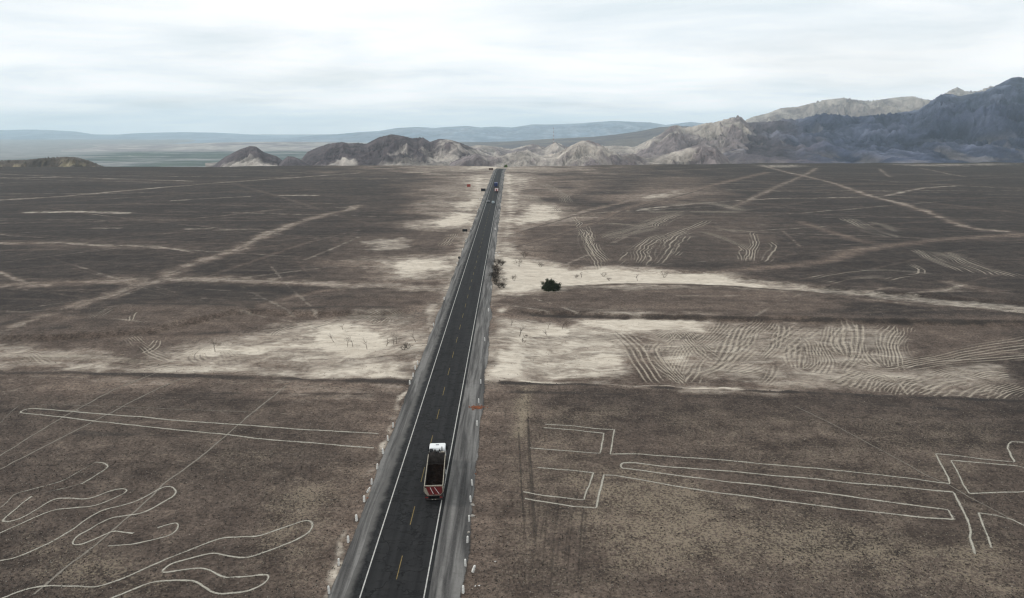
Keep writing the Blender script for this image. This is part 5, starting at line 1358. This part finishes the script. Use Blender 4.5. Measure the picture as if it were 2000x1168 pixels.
for i, (px, py, s) in enumerate([(1027, 660, 0.7), (1023, 669, 0.8)]):
    bare_tree(px, py, s, 'dry_bush', 'low dry brush at the foot of the dark forked tree', 'bush', 'low brush by the forked tree', 152 + i, stems=6, spread=0.9)
bare_tree(1136, 542, 2.8, 'bare_tree', 'leafless tree arching over in the narrow sandy strip', 'tree', None, 160, arch=True, thick=1.8, mat='twig_dark', lean=-0.1, spread=0.8)
bare_tree(1245, 548, 2.4, 'bare_tree', 'leafless tree standing mid-way along the narrow sandy strip', 'tree', None, 161, thick=1.6, mat='twig_dark')
bare_tree(1244, 529, 1.5, 'bare_tree', 'short bare stem where looping tracks meet the sandy strip', 'tree', None, 162, thick=1.5, mat='twig_dark')
for i, (px, py, s, lab) in enumerate([(1125, 543, 1.0, 'low dark brush at the foot of the arching tree'), (1179, 540, 1.3, 'dark upright dry bush at the end of a double track'), (1190, 548, 0.9, 'low brown brush near the rim of the sandy strip'), (1297, 542, 1.9, 'wide brown dry bush far along the sandy strip'),
                                      (1004, 548, 1.6, 'dry bush on pale sand next to the roadside thicket'), (1014, 520, 2.4, 'dry bush at the upper edge of the sandy strip'), (1024, 504, 2.2, 'brown dry bush above the sandy strip, near the plastic sheet'), (1056, 522, 1.4, 'low dry bush where sand meets the brown plain'), (986, 549, 1.0, 'brown dry tuft between thicket and sand bush')]):
    bare_tree(px, py, s, 'dry_bush', lab, 'bush', None, 170 + i, stems=8, spread=0.9, mat='twig_dark' if i in (0, 1) else 'bark')
for i, (px, py, s) in enumerate([(q[0], q[1], q[2] * 0.72) for q in [(971, 517, 2.6), (979, 519, 2.4), (966, 528, 2.4), (972, 534, 2.8), (965, 543, 2.6), (971, 549, 2.8), (967, 555, 2.4), (976, 563, 2.4), (984, 562, 1.8), (969, 541, 2.6)]]):
    bare_tree(px, py, s, 'thicket_bush', 'dense dark leafless bush of the thicket beside the grey shoulder', 'bush', 'thicket of dry bushes beside the shoulder', 190 + i, stems=22, spread=1.1, mat='twig_dark', thick=1.0)

def leafy(px, py, w, h, n, name, lab, mat, seed, leaf=0.13):
    x, y, z = ground_at(px, py)
    T = empty(name, (x, y, z)); tag(T, lab, 'bush')
    r = np.random.default_rng(seed)
    b = MB(); rr = random.Random(seed)
    for i in range(22):
        a = rr.uniform(0, 6.283); k = rr.uniform(0.2, 0.9)
        b.tube((0, 0, -0.1), (math.cos(a) * w * 0.42 * k, math.sin(a) * w * 0.42 * k, h * rr.uniform(0.5, 0.9) * (1.1 - k * 0.5)), 0.04, 0.01, 5)
    b.build('stems', M['twig_dark'], T)
    nc = 90                                         # leaf clumps along branch ends, denser towards the surface
    a = r.random(nc) * 6.283; el = np.arcsin(r.random(nc)); rad = 0.55 + 0.45 * r.random(nc) ** 0.5
    rad *= 0.72 + 0.5 * r.random(nc)
    cc = np.stack([np.cos(a) * np.cos(el) * w / 2, np.sin(a) * np.cos(el) * w / 2, np.sin(el) * h * 0.92 + 0.08], 1) * rad[:, None]
    per = n // nc
    p = np.repeat(cc, per, 0) + r.normal(0, 1, (nc * per, 3)) * np.array([0.30, 0.30, 0.26])
    p[:, 2] = np.maximum(p[:, 2], 0.03)
    m = len(p)
    d1 = r.normal(0, 1, (m, 3)); d1[:, 2] += 0.5; d1 /= np.linalg.norm(d1, axis=1)[:, None]
    d2 = np.cross(d1, r.normal(0, 1, (m, 3))); d2 /= np.linalg.norm(d2, axis=1)[:, None]
    s = leaf * (0.6 + 0.8 * r.random((m, 1)))
    V = np.stack([p - d1 * s, p + d2 * s * 0.35, p + d1 * s, p - d2 * s * 0.35], 1).reshape(-1, 3)
    F = np.arange(m * 4).reshape(-1, 4)
    link(bpy.data.objects.new('crown', np_mesh('crown', V, F, M[mat], False)), T)
    return T
leafy(1076, 565, 5.6, 3.0, 14000, 'green_bush', 'round dark green leafy bush on the rim of the sandy strip', 'leaf', 5, 0.16)
leafy(988, 327, 4.5, 3.4, 3000, 'green_bush', 'small bright green bush where the road leaves the plain', 'leaf_green', 6, 0.2)

# ---- low kerb wall at the bend where the road leaves the plain
b0 = at_z(970, 329.5); b1 = at_z(985, 328.5)
T = empty('guard_rail', (b0[0], b0[1], 0.0)); tag(T, 'dark guard rail across the end of the straight road', 'guard rail')
b = MB(); b.tube((0, 0, 0.75), (b1[0] - b0[0], b1[1] - b0[1], 0.75), 0.16, 0.16, 6); b.build('rail', M['bed_steel'], T)
for i in range(5):
    k = i / 4.0
    b = MB(); b.tube(((b1[0] - b0[0]) * k, (b1[1] - b0[1]) * k, -0.3), ((b1[0] - b0[0]) * k, (b1[1] - b0[1]) * k, 0.72), 0.08, 0.08, 6); b.build('post', M['timber'], T)

# ---- red and white mast on the badland hill
mx, my, mz = at_Y(1081, 279, 2290)
_, _, mtop = at_Y(1081, 249, 2290)
T = empty('radio_mast', (mx, my, mz - 3)); tag(T, 'slim red and white lattice mast on the pale hills', 'mast')
N = 9; Hh = (mtop - mz + 3) / N
for i in range(N):
    b = MB(); w0 = 1.1 - 0.07 * i; w1 = 1.1 - 0.07 * (i + 1)
    for sx, sy_ in ((-1, -1), (1, -1), (1, 1), (-1, 1)):
        b.tube((sx * w0, sy_ * w0, i * Hh), (sx * w1, sy_ * w1, (i + 1) * Hh), 0.16, 0.16, 5)
    for sx, sy_, tx_, ty_ in ((-1, -1, 1, -1), (1, -1, 1, 1), (1, 1, -1, 1), (-1, 1, -1, -1)):
        b.tube((sx * w0, sy_ * w0, i * Hh), (tx_ * w1, ty_ * w1, (i + 1) * Hh), 0.10, 0.10, 4); b.tube((sx * w0, sy_ * w0, i * Hh + 0.02), (tx_ * w0, ty_ * w0, i * Hh + 0.02), 0.10, 0.10, 4)
    b.build('mast_section', M['mast_red'] if i % 2 == 0 else M['mast_white'], T)
